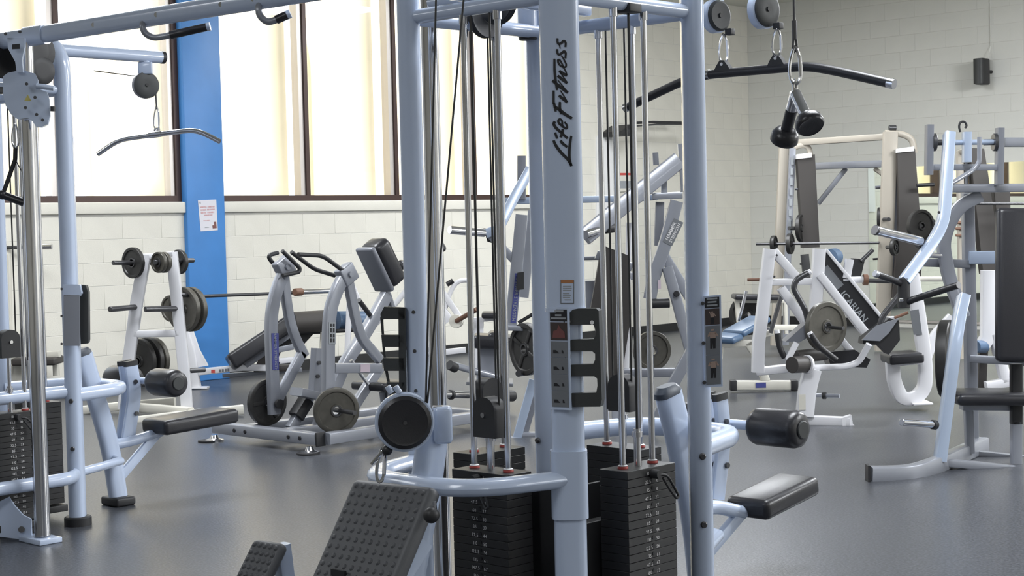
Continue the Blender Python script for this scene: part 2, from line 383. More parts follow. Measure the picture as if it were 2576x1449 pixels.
# white notice board and safety sign by the corner, seen between the rods
D = lambda x, y: at(x, y, v=WX + .02)
nb = thing('notice_board', 'tall white board on the wall seen between the right steel rods', 'board', D(1523, 440))
part('board_panel', MB().prism([D(1501, 341), D(1545, 340), D(1545, 545), D(1501, 546)], (-.03, 0, 0)), 'labw', nb)
part('board_edge', MB().prism([D(1545, 322), D(1556, 322), D(1556, 480), D(1545, 480)], (-.02, 0, 0)), 'cream', nb)
sg = thing('wall_sign', 'white wall sign with red stripe and grey band beside the tall white board', 'sign', D(1573, 440))
part('sign_panel', MB().prism([D(1557, 360), D(1592, 360), D(1592, 482), D(1557, 482)], (-.02, 0, 0)), 'wall', sg)
e = V3((.002, 0, 0))
part('red_stripe', MB().prism([D(1557, 435) + e, D(1592, 435) + e, D(1592, 441) + e, D(1557, 441) + e], (-.01, 0, 0)), 'redline', sg)
part('grey_band', MB().prism([D(1557, 455) + e, D(1592, 455) + e, D(1592, 474) + e, D(1557, 474) + e], (-.01, 0, 0)), 'labg2', sg)
# black wall arm (fan / screen arm)
D = lambda x, y, k=.3: at(x, y, v=WX + k)
wa = thing('wall_bracket', 'black wall mounted double rod with tilted bracket, above the plate loaded press', 'bracket', D(1640, 315, 0))
part('bracket_plate', MB().prism([D(1563, 341), D(1563, 330), D(1584, 313), D(1588, 316), D(1586, 342)], (-.28, 0, 0)), 'black', wa)
part('upper_arm', MB().bar([D(1586, 310), D(1640, 307), D(1716, 309)], .03, .03, (1, 0, 0)), 'black', wa)
part('lower_arm', MB().bar([D(1586, 318), D(1650, 313), D(1720, 313)], .022, .02, (1, 0, 0)), 'dsteel', wa)
part('wall_stub', MB().tube([D(1580, 330, .3), D(1580, 330, -.01)], .02), 'black', wa)
# ------------------------------------------------------------------ cable multi stations (two alike): C = corner nearest the camera, L, R, B = the others
S_ = 0.64
def cam_ground(px_x, X, D): return RGT * X + FWD * D
GLY = {}
def digits(mb, s, p, right, up, size):
    for i, ch in enumerate(s):
        if ch not in GLY:
            t = MB(); textmesh(t, ch, (0, 0, 0), (1, 0, 0), (0, 1, 0), 1.0, align='LEFT'); w = max(v.x for v in t.v); GLY[ch] = (t.v, t.f, max(w, .2))
    tot = sum(GLY[c][2] + .08 for c in s); x = -tot / 2
    for c in s:
        v, fc, w = GLY[c]; mb.add([p + right * (q.x + x) * size + up * q.y * size for q in v], fc); x += w + .08
class Station:
    def __init__(self, C, label):
        self.C = C; self.root = thing('cable_multi_station', label, 'exercise machine', C)
        self.k = {}
    def P(self, u, v, z): return V3((self.C.x + v, self.C.y + u, z))
    def part(self, name, mb, m, parent=None, label=None, kind=None): return part(name, mb, m, parent or self.root, label, kind)
    def posts(self):
        P = self.P; s = S_
        for (u, v, du, dv, nm) in ((0, 0, -1, 1, 'C'), (0, -s, -1, -1, 'L'), (s, 0, 1, 1, 'R'), (s, -s - .02, 1, -1, 'B')):
            rad = V3((dv, du, 0)).normalized(); mid = P(s / 2, -s / 2, 0)
            pts = [P(u, v, .035), P(u, v, 2.03)]
            arch = fillet([P(u, v, 1.9), P(u, v, 2.215), P(s if nm in 'RB' else 0, -s / 2, 2.225)], .2, 6)
            m = MB().sweep([P(u, v, .035)] + arch, rrect(.072, .096, .03, 4), ref=rad)
            po = self.part('post', m, 'lf'); self.k[nm] = po
            self.part('rubber_foot', MB().lathe(P(u, v, 0), (0, 0, 1), [(.062, 0), (.062, .036), (.056, .042)], 24), 'black', po)
            b = MB()
            for z in ((.36, .58) if nm in 'RB' else (.95, 1.05)):
                side = V3((rad.y, -rad.x, 0))
                # bolt heads on the face turned to the room
                q = P(u, v, z) + (V3((.7, -.7, 0)) if nm in 'CR' else V3((-.1, -1, 0))).normalized() * .047
                self.part('bolt', MB().cyl(q, q + (V3((.7, -.7, 0)) if nm in 'CR' else V3((-.1, -1, 0))).normalized() * .012, .011, 10, .003), 'dsteel', po)
        # top ring and frame
        for (a, b, nm) in (((0, 0), (0, -s), 1), ((0, 0), (s, 0), 2), ((s, 0), (s, -s), 3), ((0, -s), (s, -s), 4)):
            self.part('top_rail', MB().tube([P(*a, 2.0), P(*b, 2.0)], .023), 'lf')
        for v in (-.2, -.44):
            self.part('top_cross_rail', MB().bar([P(0, v, 2.06), P(s, v, 2.06)], .04, .05, (1, 0, 0)), 'lf')
        self.part('roof_rail', MB().bar([P(-.05, -s / 2, 2.225), P(s + .05, -s / 2, 2.225)], .06, .07, (0, 0, 1)), 'lf')
        # boss hanging under the frame near B
        bq = P(s - .06, -s - .02, 0)
        self.part('frame_boss', MB().lathe(bq + V3((0, 0, 1.995)), (0, 0, 1), [(.035, 0), (.035, .12)], 20), 'lf')
        self.part('boss_cap', MB().lathe(bq + V3((0, 0, 1.972)), (0, 0, 1), [(.030, 0), (.036, .023)], 20), 'black')
        self.part('frame_block', MB().box(P(s / 2, 0, 1.985), (.03, 0, 0), (0, .03, 0), (0, 0, .014), .004), 'black')
        for (u, v, ax) in ((s / 2, -s + .03, (1, 0, 0)), (.1, -s / 2 - .02, (0, 1, 0))):
            a = V3(ax); self.wheel(P(u, v, 2.03), a, .075)
    def wheel(self, p, ax, r, name='pulley', m='black', w=.026, parent=None):
        return self.part(name, MB().lathe(p - ax * w / 2, ax, [(r * .3, -.004), (r * .34, 0), (r * .8, .003), (r * .97, 0), (r, .004), (r * .93, w / 2), (r, w - .004), (r * .97, w), (r * .8, w - .003), (r * .34, w), (r * .3, w + .004)], 30), m, parent)
    def stack(self, uc, vc, t, n, nplates=20, rods=True, house=True, nums=True, pin=True, hz=.68):
        """t along the face, n outwards"""
        P = self.P; c = P(uc, vc, 0); t, n = V3(t), V3(n); Z = V3((0, 0, 1))
        top = .075 + nplates * .0254
        st = self.part('weight_stack', MB().box(c + Z * .052, t * .13, n * .065, Z * .016, .004), 'stack')
        sel = self.part('selector_tube', MB().cyl(c + Z * top, c + Z * (top + .115), .0115).cyl(c + Z * (top + .09), c + Z * (top + .105), .017), 'rod', st)
        me = meshdata('stack_plate', MB().box((0, 0, 0), t * .1175, n * .055, Z * .0124, .0012, 1), 'stack', V3((0, 0, 0)))
        for i in range(nplates):
            o = bpy.data.objects.new('stack_plate', me); COL.objects.link(o); o.parent = st; o.location = c + Z * (.075 + .0254 * (i + .5)) - self.C
        for sgn in (-1, 1):
            q = c + t * .0725 * sgn
            self.part('guide_rod', MB().cyl(q + Z * .05, q + Z * 2.0, .0098, 14), 'rod')
            self.part('rod_socket', MB().cyl(q + Z * 1.955, q + Z * 2.0, .014, 14), 'rod')
            self.part('rod_bushing', MB().lathe(q + Z * top, Z, [(.0165, 0), (.0165, .005), (.015, .007)], 16), 'red', st)
            self.part('bushing_ring', MB().lathe(q + Z * (top + .0072), Z, [(.014, 0), (.0155, .002), (.012, .004)], 16), 'labw', st)
        if house:
            h = MB(); a = []
            for k in range(9): an = math.pi * k / 8; a.append(c - n * .022 + t * .046 * math.cos(an) + Z * (hz + .085 + .04 * math.sin(an)))
            h.prism([c - n * .022 + t * .046 + Z * hz] + a + [c - n * .022 - t * .046 + Z * hz], n * .05)
            ho = self.part('pulley_housing', h, 'black')
            self.part('axle_bolt', MB().cyl(c + n * .028 + Z * (hz + .07), c + n * .034 + Z * (hz + .07), .008, 10), 'rod', ho)
            self.part('hanger_strap', MB().cyl(c + Z * (top + .1), c + Z * hz, .008, 10), 'rod', ho)
            self.part('lift_cable', MB().cyl(c + t * .04 + Z * (hz + .08), c + t * .04 + Z * 2.0, .0035, 6).cyl(c - t * .04 + Z * (hz + .08), c - t * .04 + Z * 2.0, .0035, 6), 'cable', None, None, 'stuff')
        else:
            self.part('lift_cable', MB().cyl(c + Z * (top + .1), c + Z * 2.0, .004, 6), 'cable')
        if nums:
            d = MB(); hm = MB(); w = 10.0; f = c + n * .0562
            for i in range(nplates):
                z = .075 + .0254 * (nplates - i - .5); lb = 10 + 12.5 * i
                s1 = ('%.1f' % lb).rstrip('0').rstrip('.'); s2 = ('%.1f' % round(lb / 2.2, 0)).rstrip('0').rstrip('.')
                right = Z.cross(n).normalized()
                digits(d, s1, f + Z * (z - .0052) - right * .0215, right, Z, .0152); digits(d, s2, f + Z * (z - .0052) + right * .0215, right, Z, .0152)
            self.part('stack_numbers', d, 'labw', st, 'white weight numbers in two columns', 'stuff')
            for i in range(nplates):
                z = .075 + .0254 * (nplates - i - .5); hm.cyl(f + Z * z - n * .002, f + Z * z + n * .0006, .006, 8)
            self.part('pin_holes', hm, 'labk', st, None, 'stuff')
        if pin:
            z = top - .02; q = c + n * .056 + Z * z; right = Z.cross(n).normalized()
            pn = self.part('selector_pin', MB().cyl(q, q + n * .03, .014, 12), 'black')
            loop = [q + n * .025, q + n * .035 + right * .03 - Z * .005, q + n * .035 + right * .066 - Z * .05, q + n * .04 + right * .078 - Z * .075, q + n * .04 + right * .068 - Z * .082, q + n * .035 + right * .045 - Z * .055, q + n * .03 + right * .015 - Z * .012]
            self.part('pin_loop', MB().tube(loop, .0045, 8, bend=.02), 'black', pn)
    def bow(self, m, n, t, out=.32, half=S_ / 2, r=(.062, .072)):
        """mid-height hoop bowing outwards from a face; m = face middle"""
        a, b = m + t * half, m - t * half
        pts = fillet([a, a + n * out - t * .1, b + n * out + t * .1, b], .16, 7)
        return self.part('hoop_rail', MB().sweep(pts, rrect(r[0], r[1], .026, 4), ref=V3((0, 0, 1)).cross(n) if False else (0, 0, 1)), 'lf')
    def bench_station(self, seat_tilt=.03, seat_len=.36, seat_w=.2, dz=0.0, shift=.0, top=.76, cw=.095, rz=.60):
        """leg-hold seat on the far face (outwards +y)"""
        P = self.P; m = P(S_, -S_ / 2, 0); n = V3((0, 1, 0)); t = V3((1, 0, 0)); Z = V3((0, 0, 1))
        self.bow(m + Z * .60, n, t, .36)
        F = lambda a, z, b=0: m + n * a + Z * z + t * b
        col = self.part('seat_column', MB().sweep(fillet([F(.25, top), F(.29, .62), F(.385, .3), F(.42, .04)], .3, 6), rrect(.06, cw, .026, 4), ref=t), 'lf')
        self.part('column_cap', MB().sweep([F(.247, top - .005), F(.243, top + .012), F(.24, top + .03)], rrect(.062, cw + .003, .028, 4), ref=t, scale=[1, 1, .7]), 'slate', col, 'slate cap')
        self.part('rubber_foot', MB().box(F(.42, .022), n * .055, t * .075, Z * .022, .012), 'black', col)
        self.part('column_brace', MB().tube([F(.0, .235, .3), F(.36, .235, .12), F(.40, .235, 0)], .021), 'lf', None)
        arm = self.part('roller_arm', MB().sweep(fillet([F(.53 + shift, .685, -.02), F(.55 + shift, .55, -.02), F(.50 + shift, .32, -.02)], .2, 6), rrect(.022, .074, .008, 3), ref=t), 'lf')
        arm2 = self.part('roller_arm', MB().sweep(fillet([F(.53 + shift, .685, -.075), F(.55 + shift, .55, -.075), F(.50 + shift, .30, -.075)], .2, 6), rrect(.022, .074, .008, 3), ref=t), 'lf')
        for k, a in ((0, arm), (1, arm2)):
            self.part('arm_cap', MB().sweep([F(.53 + shift, .68, -.02 - .055 * k), F(.528 + shift, .705, -.02 - .055 * k)], rrect(.026, .078, .01, 3), ref=t), 'black', a)
            for z in (.6, .44): self.part('bolt', MB().cyl(F(.545 + shift, z, -.009 - .055 * k), F(.545 + shift, z, .0 - .055 * k), .011, 10), 'dsteel', a)
        sh = self.part('roller_shaft', MB().cyl(F(.598 + shift, rz, -.26), F(.598 + shift, rz, .26), .018), 'lf')
        for b in (.18, -.2):
            ro = self.part('foam_roller', MB().lathe(F(.598 + shift, rz, b - .105), t, [(.03, 0), (.052, .003), (.063, .012), (.0685, .03), (.0685, .18), (.063, .198), (.052, .207), (.03, .21)], 32), 'vinyl')
            self.part('end_disc', MB().cyl(F(.598 + shift, rz, b + .104), F(.598 + shift, rz, b + .112), .033, 24, .003), 'plastic', ro)
        tb = self.part('seat_tube', MB().tube([F(.385, .30), F(.50, .305), F(.68, .315 + dz)], .026, bend=.1), 'lf')
        self.part('seat_strut', MB().bar([F(.415, .12), F(.66, .31 + dz)], .03, .045, t), 'lf')
        L, tl = seat_len, math.atan2(seat_tilt, seat_len); ex = n * math.cos(tl) + Z * math.sin(tl); ez = ex.cross(t) * -1
        ez = V3((0, -math.sin(tl), math.cos(tl)))
        se = self.part('seat_pad', MB().box(F(.62 + L / 2 + shift, .355 + dz, .02), ex * L / 2, t * seat_w / 2, ez * .038, .024, 4), 'vinyl')
    def placard(self, base, right, up, W, H, rows, header, fig):
        nrm = right.cross(up).normalized(); pl = self.part('exercise_placard', MB().prism([base, base + right * W, base + right * W + up * H, base + up * H], -nrm * .004), 'lf')
        q = lambda x, y, e=.001: base + right * W * x + up * H * y + nrm * e
        R = lambda x0, y0, x1, y1, e=.001: MB().prism([q(x0, y0, e), q(x1, y0, e), q(x1, y1, e), q(x0, y1, e)], nrm * .0006)
        self.part('header_print', R(.1, .865, .9, .98), 'labk', pl); 
        hd = MB()
        for i, (a, b, y) in enumerate(header): hd.add(R(a, y, b, y + .018, .002).v, R(a, y, b, y + .018, .002).f)
        self.part('header_lettering', hd, 'labg2', pl, None, 'stuff')
        self.part('photo_print', R(.1, .68, .9, .855), 'labr', pl)
        y1 = .67
        for i in range(rows):
            h = .645 / rows; self.part('step_print', R(.1, y1 - h * (i + 1) + .004, .9, y1 - h * i), 'labg', pl)
        fg = MB(); dk = MB(); s = MB()
        def figure(cx, cy, h, bent):
            for pts in (((-.06, .42), (.06, .42), (.06, .5), (-.06, .5)), ((-.13, .36), (.14, .38), (.11, .1), (-.09, .1)), ((.12, .36), (.22, .2), (.17, .16), (.08, .3)), ((-.13, .35), (-.2, .5 if bent else .2), (-.15, .52 if bent else .16), (-.06, .3))):
                fg.prism([q(cx + x * h * 6, cy + y * h, .002) for x, y in pts], nrm * .0005)
            dk.prism([q(cx + x * h * 6, cy + y * h, .002) for x, y in ((-.1, .1), (.11, .1), (.1, -.35), (.01, -.35), (0, -.05), (-.02, -.35), (-.1, -.35))], nrm * .0005)
        if fig:
            figure(.5, .745, .16, True)
            for i in range(rows): figure(.5, .67 - .645 / rows * (i + .5), .5 / rows, False)
            self.part('printed_figure', fg, 'skin', pl, None, 'stuff'); self.part('printed_trousers', dk, 'labk', pl, None, 'stuff')
        else:
            r = MB(); r.prism([q(.2, .70, .002), q(.8, .70, .002), q(.78, .76, .002), q(.62, .79, .002), q(.5, .83, .002), q(.42, .78, .002), q(.25, .77, .002)], nrm * .0005)
            self.part('printed_figure', r, 'redtop', pl)
            for i in range(rows):
                y = .67 - .645 / rows * (i + .72)
                for (a, b) in ((.22, .5), (.62, .72)): dk.prism([q(a, y, .002), q(b, y, .002), q((a + b) / 2, y + .03, .002), q(a, y + .03, .002)], nrm * .0005)
            self.part('printed_steps', dk, 'labk', pl, None, 'stuff')
        return pl
    def comb(self, pts, th):
        return self.part('accessory_holder', MB().prism(pts, th), 'plastic')

C0 = RGT * .1548 + FWD * 4.65
ms = Station(V3((C0.x, C0.y, 0)), 'big pale blue cable multi station in front with black script lettering on its post')
ms.posts(); P = ms.P; Z = V3((0, 0, 1)); T = V3((1, 0, 0)); N = V3((0, 1, 0))
ms.stack(0, -S_ / 2, T, -N, hz=.685)                 # C-L
ms.stack(S_ / 2, 0, N, T, house=False)               # C-R
ms.stack(S_ / 2, -S_, N, -T, nums=False, pin=False, hz=.70)
ms.stack(S_, -S_ / 2, T, N, nums=False, pin=False, hz=.70)
ms.part('core_shroud', MB().box(P(.22, -.17, .21), T * .095, N * .095, Z * .21, .004), 'stack')
ms.part('shroud_panel', MB().box(P(.10, -.24, .29), T * .17, N * .006, Z * .27, .003), 'stack')
ms.part('shroud_panel', MB().box(P(.40, -.12, .27), T * .006, N * .2, Z * .26, .003), 'stack')
# long fascia with lettering on the front post
FN = V3((1, -1, 0)).normalized(); FR = V3((1, 1, 0)).normalized()
FN = (V3((1, -1, 0)).normalized()); 
cover = ms.part('post_cover', MB().sweep([P(0, 0, 1.085), P(0, 0, 2.1)], rrect(.092, .114, .03, 5), ref=FN), 'lf')
ms.part('cover_lip', MB().sweep([P(0, 0, 1.078), P(0, 0, 1.09)], rrect(.098, .119, .03, 5), ref=FN), 'lf', cover)
ms.part('post_sleeve', MB().sweep([P(0, 0, .47), P(0, 0, .67)], rrect(.088, .108, .03, 5), ref=FN), 'lf')
FACE = P(0, 0, 0) + FN * .0467
def onface(px, py, e=0.0):
    r = ray(px, py); t = (FACE - EYE).dot(FN) / r.dot(FN); return EYE + r * t + FN * e
K = 886 / 110.0
def L1(*p): return [onface(1360 + x / K, 80 + y / K, .0012) for x, y in p]
def L2(*p): return [onface(1360 + x / K, 250 + y / K, .0012) for x, y in p]
strokes = [(L2((262, 830), (290, 910), (400, 1070), (560, 1220), (622, 1350)), 1.0), (L2((622, 740), (590, 900), (578, 1080), (585, 1240), (628, 1350)), .9), (L2((400, 835), (440, 890), (540, 965)), .95), (L2((292, 670), (312, 730), (332, 795)), .8),
           (L2((290, 445), (258, 490), (300, 570), (400, 660), (545, 790)), 1.0), (L2((400, 770), (440, 680), (445, 600)), .9),
           (L2((440, 570), (435, 430), (390, 390), (350, 430), (370, 490), (430, 530), (500, 590), (540, 580), (530, 510), (480, 460)), .75),
           (L1((262, 1190), (262, 1449)) + L2((270, 80), (290, 180), (305, 245)), .85), (L2((290, 150), (380, 210), (450, 270), (540, 330), (635, 385)), 1.1), (L2((390, 50), (385, 180), (415, 300)), .9),
           (L1((370, 1290), (430, 1340), (540, 1430)), 1.0), (L1((540, 1420), (470, 1300), (400, 1190)), .45),
           (L1((240, 985), (330, 1070), (430, 1140), (550, 1235)), 1.1), (L1((278, 545), (280, 800), (300, 980), (330, 1180)), .85), (L1((550, 1225), (430, 1080), (350, 980)), .45),
           (L1((345, 890), (430, 960), (540, 1040)), 1.0), (L1((540, 1030), (440, 890), (380, 790)), .45), (L1((375, 790), (430, 830), (530, 890)), 1.0), (L1((530, 890), (510, 800), (470, 740)), .5),
           (L1((470, 740), (430, 640), (380, 560), (345, 570), (360, 650), (430, 710), (510, 720), (520, 660), (460, 540)), .65),
           (L1((460, 540), (420, 480)), .5), (L1((335, 350), (335, 430), (370, 470), (430, 430), (480, 385), (510, 430), (500, 540)), .8),
           (L1((340, 130), (340, 220), (370, 255), (430, 220), (470, 175), (510, 220), (500, 310)), .8), (L1((380, 260), (395, 340)), .4)]
for pts, w in strokes:
    sm = fillet(pts, .02, 3) if len(pts) > 2 else pts
    mb = MB(); ribbon(mb, sm, .0088 * w, FN, .8); ms.part('lettering_stroke', mb, 'labk', cover)
# small instruction label
lab = lambda x0, y0, x1, y1, e: MB().prism([onface(x0, y0, e), onface(x1, y0, e), onface(x1, y1, e), onface(x0, y1, e)], FN * .0006)
wl_ = ms.part('warning_label', lab(1410, 704, 1444, 764, .0004), 'labg', cover); ms.part('label_body', lab(1412, 713, 1442, 762, .0012), 'lf', wl_); ms.part('label_band', lab(1411, 704, 1443, 712, .0012), 'orange', wl_)
mb = MB()
for i, (y, a, b) in enumerate(((719, 1416, 1437), (724, 1416, 1438), (729, 1416, 1437), (737, 1416, 1432), (742, 1416, 1436), (747, 1416, 1434), (753, 1420, 1436))): l = lab(a, y, b, y + 2.2, .002); mb.add(l.v, l.f)
ms.part('label_lines', mb, 'labg2', wl_, None, 'stuff')
# placard and accessory comb on the front post
PF = P(0, 0, 0) + FN * .05
def onp(px, py, e=0.0, base=PF, nrm=FN):
    r = ray(px, py); t = (base - EYE).dot(nrm) / r.dot(nrm); return EYE + r * t + nrm * e
# placard plane: turned to the left of the post
PN = V3((.35, -1, 0)).normalized(); PB = P(0, 0, 0) + FN * .045 - FR * .035
b0 = onp(1384, 1030, 0, PB, PN); b1 = onp(1437, 1032, 0, PB, PN); tp = onp(1375, 773, 0, PB, PN)
rt = (b1 - b0); H = (tp.z - b0.z)
ms.placard(b0, rt.normalized(), Z, rt.length, H, 4, ((.25, .75, .955), (.35, .65, .915), (.15, .85, .885)), False)
cb = [(1432, 790), (1440, 779), (1455, 776), (1500, 776), (1506, 782), (1514, 1005), (1510, 1023), (1440, 1024), (1436, 990), (1500, 988), (1503, 970), (1502, 952), (1495, 947), (1436, 947), (1432, 938), (1431, 925), (1436, 918), (1492, 916), (1497, 905), (1497, 890), (1490, 884), (1436, 884), (1431, 876), (1431, 862), (1436, 855), (1494, 853), (1499, 842), (1498, 825), (1492, 817), (1434, 817)]
CBN = V3((.9, -.55, 0)).normalized(); CBB = P(0, 0, 0) + FN * .05 + FR * .03
ms.comb([onp(x, y, 0, CBB, FN) for x, y in cb], FN * -.035 + FR * .012)
h_ = ms.part('holder_screw', MB().cyl(onp(1489, 811, .001, CBB, FN), onp(1489, 811, .004, CBB, FN), .006, 10), 'labw')
# comb on the left post, seen from behind
cb2 = [(1020, 775), (965, 772), (958, 790), (962, 845), (958, 850), (960, 875), (962, 905), (966, 935), (975, 965), (978, 1010), (1012, 1010), (1014, 935)]
LB = P(0, -S_, 0) - FR * .03 + FN * .06; LN = FN
spine = [(994, 772), (1024, 774), (1026, 1010), (996, 1008)]
cm = MB()
for pl_ in ([(957, 790), (966, 772), (1018, 774), (1018, 803), (958, 803)], [(959, 843), (1018, 843), (1018, 873), (962, 873)], [(963, 901), (1018, 901), (1018, 933), (966, 933)], [(972, 962), (1018, 962), (1018, 1010), (984, 1010)], [(1002, 774), (1020, 774), (1022, 1010), (1004, 1010)]): cm.prism([onp(x, y, 0, LB, LN) for x, y in pl_], LN * -.03)
for pl_ in ([(955, 800), (962, 800), (965, 846), (959, 846)], [(960, 870), (966, 870), (970, 904), (964, 904)], [(966, 930), (973, 930), (980, 965), (973, 965)]): cm.prism([onp(x, y, -.03, LB, LN) for x, y in pl_], LN * -.012)
ms.part('accessory_holder', cm, 'plastic')
# placard on the right post
RB = P(S_, 0, 0) + FN * .05; RN = (FN - RGT * .25).normalized()
b0 = onp(1773, 975, 0, RB, RN); b1 = onp(1818, 972, 0, RB, RN); tp = onp(1764, 745, 0, RB, RN)
ms.placard(b0, (b1 - b0).normalized(), Z, (b1 - b0).length, tp.z - b0.z, 2, ((.2, .8, .955), (.25, .75, .92), (.2, .8, .885)), True)
for (x, y) in ((1768, 763), (1770, 863), (1772, 962)): ms.part('placard_screw', MB().cyl(onp(x, y, -.02, RB, RN), onp(x, y, .006, RB, RN), .006, 8), 'dsteel')
for (x, y) in ((1040, 785), (1043, 883), (1046, 983)):
    LF_ = P(0, -S_, 0) + V3((.3, -1, 0)).normalized() * .052; ms.part('placard_screw', MB().cyl(onp(x, y, -.03, LF_, FN), onp(x, y, .004, LF_, FN), .006, 8), 'dsteel')
# chrome adjustable column on the hidden far-left face
cc = P(S_ / 2, -S_ - .24, 0)
ms.part('chrome_column', MB().cyl(cc + Z * .03, cc + Z * 2.2, .03, 24), 'chrome'); ms.part('column_foot', MB().box(cc + Z * .015, T * .08, N * .06, Z * .015, .004), 'lf')
ms.part('column_tie', MB().tube([cc + Z * 2.1, P(S_ / 2, -S_ + .02, 2.1)], .025), 'lf')
# low row station on the C-L face
F = lambda a, z, b=0: P(0, -S_ / 2, 0) - N * a + Z * z + T * b
ms.bow(F(0, .585), -N, T, .33, r=(.05, .072))
rc = ms.part('pulley_column', MB().sweep(fillet([F(.24, .74), F(.28, .55), F(.36, .3), F(.42, .03)], .25, 6), rrect(.07, .095, .026, 4), ref=T), 'lf')
ms.part('rubber_foot', MB().box(F(.42, .02), N * .055, T * .075, Z * .02, .012), 'black', rc)
hd = onp(1112, 1060, 0, F(.27, 0), FN)
q1, q2 = onp(1090, 1068, 0, F(.3, 0), FN), onp(1138, 1068, 0, F(.3, 0), FN)
ms.part('pulley_bracket', MB().box((q1 + q2) / 2, FR * (q2 - q1).length * .5, FN * .03, Z * .055, .014), 'lf', rc)
ms.part('bracket_lid', MB().box(onp(1101, 1026, .0, F(.3, 0), FN), FR * .016, FN * .018, Z * .006, .002), 'rod', rc)
wp = onp(1018, 1062, 0, F(.43, 0), FN); wn = (FN + FR * .12).normalized()
wh = ms.part('low_pulley', MB().lathe(wp - wn * .03, wn, [(.02, 0), (.078, .004), (.086, .012), (.086, .03), (.082, .034)], 40), 'lf', None, 'pale rim housing')
ms.part('pulley_cover', MB().lathe(wp + wn * .005, wn, [(.076, 0), (.077, .006), (.066, .012), (.06, .0105), (.02, .013), (.008, .011)], 40), 'vinyl', wh)
ms.part('axle_bolt', MB().cyl(wp + wn * .015, wp + wn * .02, .006, 10), 'dsteel', wh)
for sx in (-.035, -.012): ms.part('guard_lug', MB().cyl(wp + FR * sx + Z * .085, wp + FR * (sx - .012) + Z * .105, .009, 10), 'lf', wh)
c1 = [onp(1097, -10, 0, F(.36, 0), FN), onp(1071, 1012, 0, F(.43, 0), FN)]; c2 = [onp(1167, -10, 0, F(.3, 0), FN), onp(1075, 1014, 0, F(.43, 0), FN)]
ms.part('row_cable', MB().cyl(*c1, .003, 6), 'cable'); ms.part('row_cable', MB().cyl(*c2, .003, 6), 'cable')
# tread plates
def tread(corners, th, nx, ny, name, screws=True):
    a, b, c, d = corners; nrm = (b - a).cross(d - a).normalized()
    if nrm.dot(FN) < 0: nrm = -nrm
    ex, ey = (b - a), (d - a); o = ms.part(name, MB().box((a + c) / 2 - nrm * th / 2, ex / 2, ey / 2, nrm * th / 2, .02, 4), 'pedal')
    st = MB()
    for j in range(ny):
        for i in range(nx):
            p = a + ex * ((i + .9) / (nx + .8)) + ey * ((j + .9) / (ny + .8)) + nrm * .0006
            up = ey.normalized(); rt_ = ex.normalized(); r = .0078
            vs = [p + rt_ * r * math.cos(k * math.pi / 4) + up * r * 1.15 * math.sin(k * math.pi / 4) for k in range(8)] + [p + rt_ * r * .5 * math.cos(k * math.pi / 4) + up * r * .6 * math.sin(k * math.pi / 4) + nrm * .004 for k in range(8)]
            st.add(vs, [[k, (k + 1) % 8, 8 + (k + 1) % 8, 8 + k] for k in range(8)] + [[8, 9, 10, 11, 12, 13, 14, 15]])
    ms.part('grip_studs', st, 'pedal', o, None, 'stuff'); return o
S = P(0, -S_ / 2, 0)
a = at(888, 1200, v=S.x - .165); b = at(1090, 1222, v=S.x + .165); d_ = at(780, 1449, v=S.x - .165); dn = (d_ - a) * 1.55
bp_ = tread([a, b, b + dn, a + dn], .05, 10, 17, 'foot_plate')
ms.part('plate_handle_slot', MB().box(at(860, 1449, v=S.x - .05) + V3((.0, -.012, 0)), T * .03, (0, .004, 0), Z * .02), 'labk', bp_)
ms.part('adjusting_knob', MB().ball(at(1085, 1296, v=S.x + .2), .023), 'black', bp_); ms.part('knob_pin', MB().cyl(at(1092, 1262, v=S.x + .2), at(1096, 1296, v=S.x + .2), .006, 8), 'chrome', bp_)
ms.part('plate_strut', MB().bar([F(.62, .16, .06), F(.40, .44, .12)], .03, .05, T), 'lf'); ms.part('plate_bracket', MB().bar([F(.46, .42, -.1), F(.33, .42, 0)], .03, .05, T), 'lf')
fx = S.x - .42
a = at(636, 1351, v=fx - .06); b = at(714, 1364, v=fx + .06); d_ = at(588, 1449, v=fx - .06); dn = (d_ - a) * 2.2
sp_ = tread([a, b, b + dn, a + dn], .04, 5, 11, 'small_foot_plate')
ms.part('small_plate_post', MB().bar([V3((fx, a.y + .1, .03)), V3((fx, a.y + .06, .38))], .04, .05, T), 'lf', sp_)
ms.part('floor_rail', MB().bar([V3((fx, a.y + .1, .04)), V3((fx + .2, S.y - .42, .04)), V3((S.x, S.y - .42, .04))], .05, .06, (0, 0, 1)), 'lf')
# leg-hold seat on the far-right face, pulldown arm above it
ms.bench_station(seat_tilt=.05, seat_len=.36, seat_w=.19, dz=-.06, shift=.05, top=.735, cw=.115, rz=.585)
A0 = P(S_, -S_ / 2, 2.225)
ms.part('overhead_arm', MB().tube([A0 - N * .1, A0 + N * .80], .031, 18), 'lf')
def hanger(st, p, ax, r, tilt=0):
    w = st.wheel(p, ax, r, 'high_pulley', 'plastic', .03)
    st.part('pulley_yoke', MB().bar([p + Z * .13 + ax * .024, p + ax * .024], .012, .034, ax).bar([p + Z * .13 - ax * .024, p - ax * .024], .012, .034, ax).box(p + Z * .14, ax * .03, ax.cross(Z) * .017, Z * .02, .004), 'lf', w)
    st.part('axle_bolt', MB().cyl(p - ax * .034, p + ax * .034, .008, 10), 'dsteel', w); return w
PY = V3((.75, .25, 0)).normalized()
pA = P(S_ + .665, -S_ / 2 - .06, 2.06); pA = at(1806, 40, u=pA.y); pB = at(1926, 24, u=pA.y - .04)
